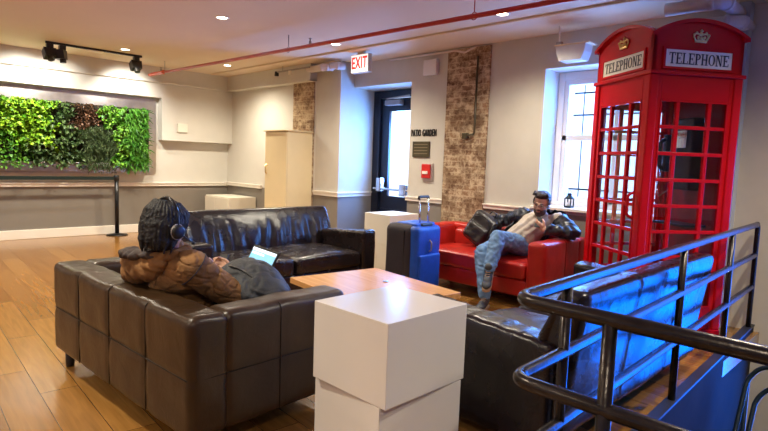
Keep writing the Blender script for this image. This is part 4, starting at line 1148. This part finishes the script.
for w_, e_ in ((Wl, El), (Wr, Er)):
    d_ = (w_-e_).normalized(); tube(b, [w_-d_*0.025, w_+d_*0.008], [0.05, 0.047], 16)
bmesh_part('cuffs', b, 'hood_lining', p1)
b = BM()
for k_, a_, dx in ((Kl, Al, -0.09), (Kr, Ar, 0.09)): limb(b, [pel+V((dx, 0.0, -0.01)), k_, k_+(a_-k_)*0.5, a_+V((0, 0, 0.02))], [0.105, 0.078, 0.068, 0.058], 18)
ell(b, pel-V((0, 0, 0.01)), (0.17, 0.13, 0.095))
me = bake(b, 0.008, 3); wrinkle(me, 0.006, 18); person_part('trousers', me, 'trouser_black', p1)
for a_ in (Al, Ar): shoe('shoe', a_, (-0.1, 1, 0), p1, 'black', 'sole_white')
# headphones
hp = thing('headphones', 'black over-ear headset with microphone worn by the person in the brown jacket', 'headphones', HC)
hp.rotation_euler = mh.to_euler()
b = BM(); tube(b, [(0.098*math.cos(PI*k/16), -0.01-0.01*math.sin(PI*k/16), 0.01+0.15*math.sin(PI*k/16)*(1 if k not in (0, 16) else 1)) for k in range(17)], 0.011, 8)
xform(b, Matrix.Diagonal((1, 1.3, 1, 1))); obj('headband', b, 'black_metal', hp, True)
for s in (-1, 1):
    b = BM(); tube(b, [(s*0.083, -0.012, 0.0), (s*0.098, -0.012, 0.0), (s*0.118, -0.012, 0.0), (s*0.122, -0.012, 0.0)], [0.034, 0.038, 0.033, 0.024], 24)
    c_ = obj('ear_cup', b, 'black', hp, True)
    b = BM(); tube(b, [(s*0.103, -0.012+0.037*math.cos(PI*k/12), 0.037*math.sin(PI*k/12)) for k in range(24)], 0.003, 6, closed=True); obj('trim_ring', b, 'rod', c_, True)
b = BM(); tube(b, bend([(0.115, 0.0, -0.01), (0.115, 0.05, -0.03), (0.085, 0.11, -0.045)], 0.03), 0.004, 6); sphere(b, (0.085, 0.11, -0.045), 0.009, u=10, v=8); obj('microphone', b, 'black', hp, True)
# phone
fm = frame((-2.885, 1.55, 0.725), (-0.25, 0.55, 0.8), (0.1, -0.8, 0.55))
t = thing('phone', 'dark phone held up by the person in the brown jacket', 'phone', (-2.885, 1.55, 0.725)); t.rotation_euler = fm.to_euler()
obj('body', box(BM(), -0.037, 0.037, -0.07, 0.07, -0.004, 0.004, 0.003), 'black', t); obj('screen', box(BM(), -0.033, 0.033, -0.06, 0.06, 0.0038, 0.0046), 'bag_grey', t)
# laptop on the knees
lt = thing('laptop', 'open black laptop with bright screen on the knees of the headphone wearer', 'laptop', (-3.03, 1.84, 0.555), math.radians(-8))
obj('base', box(BM(), -0.185, 0.185, -0.24, 0.0, 0, 0.018, 0.004), 'black', lt)
mt = Matrix.Translation((0, 0.0, 0.014)) @ Matrix.Rotation(math.radians(-28), 4, 'X')
ld = obj('lid', box(BM(), -0.187, 0.187, -0.004, 0.006, 0, 0.225, 0.003, mtx=mt), 'black', lt)
obj('screen', box(BM(), -0.172, 0.172, -0.0052, -0.003, 0.018, 0.21, mtx=mt), 'screen', ld)
b = BM(); box(b, -0.172, 0.172, -0.0062, -0.005, 0.19, 0.21, mtx=mt); box(b, -0.16, 0.02, -0.0062, -0.005, 0.168, 0.182, mtx=mt); box(b, 0.07, 0.15, -0.0062, -0.005, 0.03, 0.12, mtx=mt); obj('page_blocks', b, 'screen_white', ld)
b = BM()
for i in range(12):
    for j in range(4): box(b, -0.165+i*0.028, -0.142+i*0.028, -0.12+j*0.026, -0.098+j*0.026, 0.018, 0.0205)
obj('keyboard', b, 'bag_grey', lt)

# grey backpack on the near sofa
bp_ = thing('backpack', 'soft dark grey fabric backpack lying on the near sofa beside the person', 'backpack', (-2.64, 1.60, 0.43))
b = BM(); ell(b, (-0.01, 0, 0.15), (0.27, 0.19, 0.215)); ell(b, (-0.14, -0.02, 0.08), (0.16, 0.19, 0.14)); ell(b, (0.10, 0.02, 0.17), (0.17, 0.15, 0.13)); ell(b, (0.16, 0, 0.08), (0.12, 0.17, 0.12))
me = bake(b, 0.01, 5); wrinkle(me, 0.010, 9, 3, lambda c, n: -0.010*math.exp(-((noise.noise(c*7+V((3, 1, 2))))/0.06)**2)-0.006*math.exp(-((noise.noise(c*13))/0.07)**2))
for v in me.vertices: v.co.z = max(v.co.z, 0.004)
mobj('body', me, 'bag_grey', bp_)
def arc(c, rx_, rz_, a0, a1, y, n=16): return [(c[0]+rx_*math.cos(a0+(a1-a0)*k/n), y, c[1]+rz_*math.sin(a0+(a1-a0)*k/n)) for k in range(n+1)]
b = BM(); tube(b, [(p[0], -0.115+0.06*abs(p[0])/0.2, p[2]) for p in arc((0.0, 0.12), 0.24, 0.21, 0.15, PI-0.1, 0)], 0.006, 8); obj('zip', b, 'black', bp_, True)
b = BM(); tube(b, [(-0.10, -0.17, 0.12), (-0.06, -0.15, 0.24), (0.0, -0.06, 0.335), (0.05, 0.03, 0.34)], 0.014, 8); obj('strap', b, 'black', bp_, True)
b = BM(); ell(b, (0.07, -0.13, 0.10), (0.13, 0.05, 0.09)); me = bake(b, 0.008, 3); wrinkle(me, 0.006, 12); mobj('front_pocket', me, 'bag_grey', bp_)

# ---- bearded man on the red sofa
p2 = thing('person', 'bearded man in jeans and dark jacket sitting cross-legged on the red sofa with a phone', 'person', (-3.06, 4.98, 0.44))
HC2 = V((-2.825, 5.03, 0.975)); hf2 = V((0.16, -0.93, -0.22)); m2 = frame(HC2, hf2, (0.12, 0, 1))
pel = V((-3.07, 4.99, 0.535)); ch = V((-2.90, 5.09, 0.76)); nk = V((-2.845, 5.07, 0.90))
SR, SL = V((-3.08, 5.12, 0.83)), V((-2.69, 5.12, 0.835))
ER, EL = V((-3.33, 5.24, 0.755)), V((-2.50, 5.08, 0.725)); WR, WL = V((-3.56, 5.14, 0.73)), V((-2.69, 4.90, 0.745))
KR, KL = V((-3.12, 4.47, 0.50)), V((-2.99, 4.53, 0.655)); AR, AL = V((-2.95, 4.31, 0.10)), V((-2.93, 4.32, 0.37))
b = BM(); head_shapes(b, m2)
limb(b, [ch+V((0.02, 0, 0.08)), nk+V((0.005, -0.005, 0.05))], [0.06, 0.056])
limb(b, [pel, (pel+ch)/2, ch], [0.11, 0.10, 0.09])
for s_, e_, w_ in ((SR, ER, WR), (SL, EL, WL)): limb(b, [ch+V((0, 0.01, 0.02)), s_, e_, w_], [0.07, 0.055, 0.042, 0.03])
for k_, a_, dx in ((KR, AR, -0.09), (KL, AL, 0.09)): limb(b, [pel+V((dx, 0, 0)), k_, k_+(a_-k_)*0.35, a_], [0.08, 0.052, 0.05, 0.034])
hand_shapes(b, WL, (-0.75, -0.05, 0.35), (-0.2, 0.75, 0.35), -1, 0.8, 1.0)
hand_shapes(b, WR, (-0.8, -0.35, -0.3), (0, -0.3, -0.9), 1, 0.4, 1.0)
person_part('body', bake(b, 0.0055, 2), 'skin', p2)
# hair swept up
b = BM(); ell(b, (0, -0.025, 0.055), (0.082, 0.098, 0.083)); ell(b, (0, -0.05, 0.005), (0.072, 0.06, 0.065)); ell(b, (0.0, 0.04, 0.108), (0.062, 0.04, 0.024)); ell(b, (0.01, 0.01, 0.115), (0.06, 0.06, 0.028))
for k in range(26):
    a = -0.068+0.0055*k; limb(b, [V((a, 0.04+0.01*math.sin(k), 0.105)), V((a*1.05, 0.058+0.006*math.sin(k*2.3), 0.120+0.008*math.sin(k*1.7))), V((a*1.05, 0.03, 0.134+0.006*math.sin(k*1.1)))], [0.012, 0.009, 0.006], 8)
for s in (-1, 1): ell(b, (s*0.071, 0.008, 0.035), (0.012, 0.03, 0.045))
me = bake(b, 0.005, 1)
cut(me, lambda c: c.y > 0.03 and c.z < 0.078); me.transform(m2); wrinkle(me, 0.002, 60); person_part('hair', me, 'hair2', p2)
# beard, moustache and brows
b = BM(); ell(b, (0, 0.030, -0.058), (0.0625, 0.060, 0.055)); ell(b, (0, 0.057, -0.083), (0.040, 0.033, 0.032))
me = bake(b, 0.004, 1); cut(me, lambda c: c.z > -0.035+0.55*max(0, abs(c.x)-0.028)*2 or c.y < 0.0 or (abs(c.x) < 0.02 and -0.058 < c.z < -0.03))
me.transform(m2); person_part('beard', me, 'stubble', p2)
b = BM()
tube(b, [(-0.026, 0.086, -0.036), (0, 0.0975, -0.029), (0.026, 0.086, -0.036)], [0.004, 0.0055, 0.004], 8)
for s in (-1, 1): tube(b, [(s*0.012, 0.0905, 0.033), (s*0.03, 0.089, 0.037), (s*0.05, 0.074, 0.03)], [0.004, 0.005, 0.003], 8)
bmesh_part('facial_hair', xform(b, m2), 'hair2', p2)
b = BM(); ell(b, (0, 0.094, -0.046), (0.017, 0.006, 0.0045)); bmesh_part('lips', xform(b, m2), 'lip', p2)
for s in (-1, 1):
    b = BM(); ell(b, (s*0.031, 0.079, 0.013), (0.013, 0.008, 0.005)); bmesh_part('eye', xform(b, m2), 'eye', p2)
gl_ = thing('eyeglasses', 'thin-framed eyeglasses worn by the bearded man on the red sofa', 'eyeglasses', HC2); gl_.rotation_euler = m2.to_euler()
b = BM()
for s in (-1, 1):
    tube(b, [(s*0.032+0.024*math.cos(2*PI*k/18), 0.102-0.006*abs(math.cos(2*PI*k/18)), 0.012+0.016*math.sin(2*PI*k/18)) for k in range(18)], 0.0018, 6, closed=True)
    tube(b, [(s*0.056, 0.096, 0.016), (s*0.080, 0.07, 0.014), (s*0.082, 0.0, 0.012)], 0.0016, 6)
tube(b, [(-0.009, 0.102, 0.014), (0, 0.105, 0.017), (0.009, 0.102, 0.014)], 0.0018, 6)
obj('frame', b, 'rod', gl_, True)
# beige tee
b = BM(); limb(b, [pel+V((0.01, 0, 0.03)), (pel+ch)/2+V((0, -0.01, 0)), ch], [0.15, 0.15, 0.145], 20)
ell(b, ch+V((0, 0, 0.02)), (0.19, 0.115, 0.11)); limb(b, [ch, nk-V((0, 0, 0.035))], [0.1, 0.068])
for s_, e_ in ((SR, ER), (SL, EL)): limb(b, [s_, s_*0.7+e_*0.3], [0.075, 0.062])
me = bake(b, 0.007, 3); wrinkle(me, 0.007, 15, 3, lambda c, n: 0.004*math.sin((c.x-c.z)*70)); person_part('shirt', me, 'tee', p2)
# open jacket
b = BM(); limb(b, [pel+V((0.02, 0.04, 0.08)), (pel+ch)/2+V((0, 0.035, 0)), ch+V((0, 0.03, 0))], [0.165, 0.17, 0.16], 20)
ell(b, ch+V((0, 0.035, 0.03)), (0.235, 0.13, 0.12)); limb(b, [ch+V((0, .03, 0.03)), nk+V((0.0, 0.025, -0.02))], [0.11, 0.085])
for s_, e_, w_ in ((SR, ER, WR), (SL, EL, WL)):
    d_ = w_-e_; limb(b, [s_, (s_+e_)/2, e_, e_+d_*0.5, w_-d_.normalized()*0.03], [0.095, 0.083, 0.073, 0.063, 0.050], 18)
me = bake(b, 0.008, 3)
ax = (ch-pel).normalized()
def front(c):
    q = c-pel; t_ = q.dot(ax); mid = pel+ax*t_
    if c.z > 0.93: return c.y < 5.06
    return c.y < mid.y-0.035 and -0.14 < (c.x-mid.x-0.02) < 0.115 and t_ > -0.2
cut(me, front); wrinkle(me, 0.012, 15, 8, lambda c, n: 0.006*math.sin(c.x*60+8*noise.noise(c*8)))
jk = person_part('jacket', me, 'jacket_navy', p2)
# jeans
b = BM()
for k_, a_, dx in ((KR, AR, -0.08), (KL, AL, 0.09)): limb(b, [pel+V((dx, 0, 0.0)), (pel+V((dx, 0, 0))+k_)/2, k_, k_+(a_-k_)*0.4, a_+(k_-a_).normalized()*0.03], [0.108, 0.098, 0.076, 0.072, 0.058], 18)
ell(b, pel-V((0, 0, 0.005)), (0.175, 0.14, 0.11))
me = bake(b, 0.007, 3); wrinkle(me, 0.009, 16, 2, lambda c, n: 0.002*math.sin(c.z*80+9*noise.noise(c*10))); person_part('jeans', me, 'denim', p2)
shoe('shoe', AR, (0.35, -0.95, -0.0), p2, 'shoe', 'sole')
o = shoe('shoe', AL, (0.35, -0.75, -0.55), p2, 'shoe', 'sole')
t = thing('phone', 'small dark phone held by the bearded man on the red sofa', 'phone', (-2.775, 4.905, 0.81)); t.rotation_euler = (math.radians(65), 0.1, 0.1)
obj('body', box(BM(), -0.03, 0.03, -0.055, 0.055, -0.005, 0.005, 0.003), 'black', t); obj('screen', box(BM(), -0.027, 0.027, -0.048, 0.048, 0.0045, 0.0056), 'bag_grey', t)

# black backpack on the red sofa
bb = thing('backpack', 'shiny black leather backpack leaning on the back of the red sofa', 'backpack', (-3.56, 5.04, 0.44))
mr_ = Matrix.Rotation(math.radians(28), 4, 'Y') @ Matrix.Rotation(math.radians(-12), 4, 'X')
b = BM(); box(b, -0.17, 0.17, -0.09, 0.09, 0.0, 0.36, 0.06, 5); box(b, -0.13, 0.13, -0.125, 0.0, 0.03, 0.22, 0.035, 4)
me = bake(b, 0.008, 5); me.transform(Matrix.Translation((-0.08, 0, 0.04)) @ mr_); wrinkle(me, 0.004, 12, 6)
for v in me.vertices: v.co.z = max(v.co.z, 0.003)
mobj('body', me, 'bag_black', bb)
mm = Matrix.Translation((-0.08, 0, 0.04)) @ mr_
b = BM(); tube(b, [(0.125*math.cos(PI*k/14), -0.105, 0.21+0.12*math.sin(PI*k/14)) for k in range(15)], 0.005, 6); obj('zip', xform(b, mm), 'black', bb, True)
b = BM(); tube(b, [(-0.04, 0.02, 0.37), (-0.03, 0.02, 0.41), (0.03, 0.02, 0.41), (0.04, 0.02, 0.37)], 0.009, 8); obj('grab_handle', xform(b, mm), 'black', bb, True)
b = BM(); tube(b, [(0.08, -0.02, 0.37), (0.14, -0.10, 0.30), (0.175, -0.10, 0.15), (0.14, -0.02, 0.04)], 0.013, 8); obj('strap', xform(b, mm), 'black', bb, True)

# ------------------------------------------------------------------ blue suitcase
sc_ = thing('suitcase', 'large blue and black soft suitcase with pulled-out handle, standing left of the red sofa', 'suitcase', (-3.72, 4.19, 0), math.radians(4))
# local: +x = blue front, y across, z up
b = BM(); cushion(b, 0.02, 0.15, -0.205, 0.21, 0.05, 0.725, 0.05, 0.03, lambda p, n: 0.004*noise3(p, 6, 3)); obj('front_shell', b, 'blue_case', sc_, True)
b = BM(); cushion(b, -0.27, 0.10, -0.225, 0.225, 0.045, 0.74, 0.08, 0.03, lambda p, n: 0.004*noise3(p, 6, 8)); obj('rear_shell', b, 'dark_case', sc_, True)
b = BM(); cushion(b, 0.135, 0.172, -0.17, 0.17, 0.09, 0.44, 0.018, 0.04); obj('front_pocket', b, 'blue_case', sc_, True)
b = BM(); cushion(b, -0.16, 0.10, -0.16, 0.16, 0.70, 0.752, 0.02, 0.04); obj('top_panel', b, 'blue_case', sc_, True)
b = BM(); tube(b, [(0.0, -0.222, 0.10), (0.0, -0.226, 0.68)], 0.005, 6); tube(b, [(0.0, 0.222, 0.10), (0.0, 0.226, 0.68)], 0.005, 6); obj('zip', b, 'black', sc_)
b = BM()
for y in (-0.07, 0.07): tube(b, [(0.075, y, 0.70), (0.055, y, 1.0)], 0.010, 10)
hnd = obj('trolley_handle', b, 'chrome', sc_, True)
b = BM(); tube(b, bend([(0.055, -0.08, 0.985), (0.055, -0.078, 1.012), (0.055, 0.078, 1.012), (0.055, 0.08, 0.985)], 0.02), 0.014, 10); obj('grip', b, 'black', hnd, True)
obj('handle_socket', box(BM(), 0.03, 0.12, -0.09, 0.09, 0.69, 0.75, 0.012), 'black', sc_)
b = BM(); tube(b, bend([(0.150, 0.0, 0.47), (0.175, 0.0, 0.485), (0.175, 0.0, 0.565), (0.150, 0.0, 0.58)], 0.03), 0.008, 8); obj('carry_handle', b, 'rod', sc_, True)
for sx in (-0.13, 0.11):
    for sy in (-0.18, 0.18): 
        b = BM(); tube(b, [(sx, sy-0.015, 0.027), (sx, sy+0.015, 0.027)], 0.026, 16); obj('wheel', b, 'black', sc_, True)


# ------------------------------------------------------------------ lighting
wd = bpy.data.worlds.new('world'); scene.world = wd; wd.use_nodes = True
bg = wd.node_tree.nodes['Background']; bg.inputs['Color'].default_value = (0.40, 0.60, 1.0, 1); bg.inputs['Strength'].default_value = 5.5
def area(name, loc, tgt, sx, sy, e, col):
    l = bpy.data.lights.new(name, 'AREA'); l.shape = 'RECTANGLE'; l.size = sx; l.size_y = sy; l.energy = e; l.color = col
    o = bpy.data.objects.new(name, l); COL.objects.link(o); aim(o, loc, tgt); return o
area('window_daylight', (-2.5, 6.4, 1.9), (-2.9, 2.4, 0.4), 1.4, 1.5, 150, (0.06, 0.28, 1.0))
area('door_daylight', (-5.75, 6.35, 1.6), (-5.75, 3, 0.3), 0.5, 1.3, 90, (0.10, 0.32, 1.0))
area('added_stair_blue_light', (-0.04, 6.05, 0.3), (-0.3, 0, 0.1), 1.4, 2.7, 140, (0.08, 0.55, 1.0))  # added blue lamp behind the added stair window
scene.view_settings.view_transform = 'Standard'; scene.view_settings.look = 'None'
scene.view_settings.gamma = 1; scene.view_settings.exposure = 0.45
scene.view_settings.use_curve_mapping = False
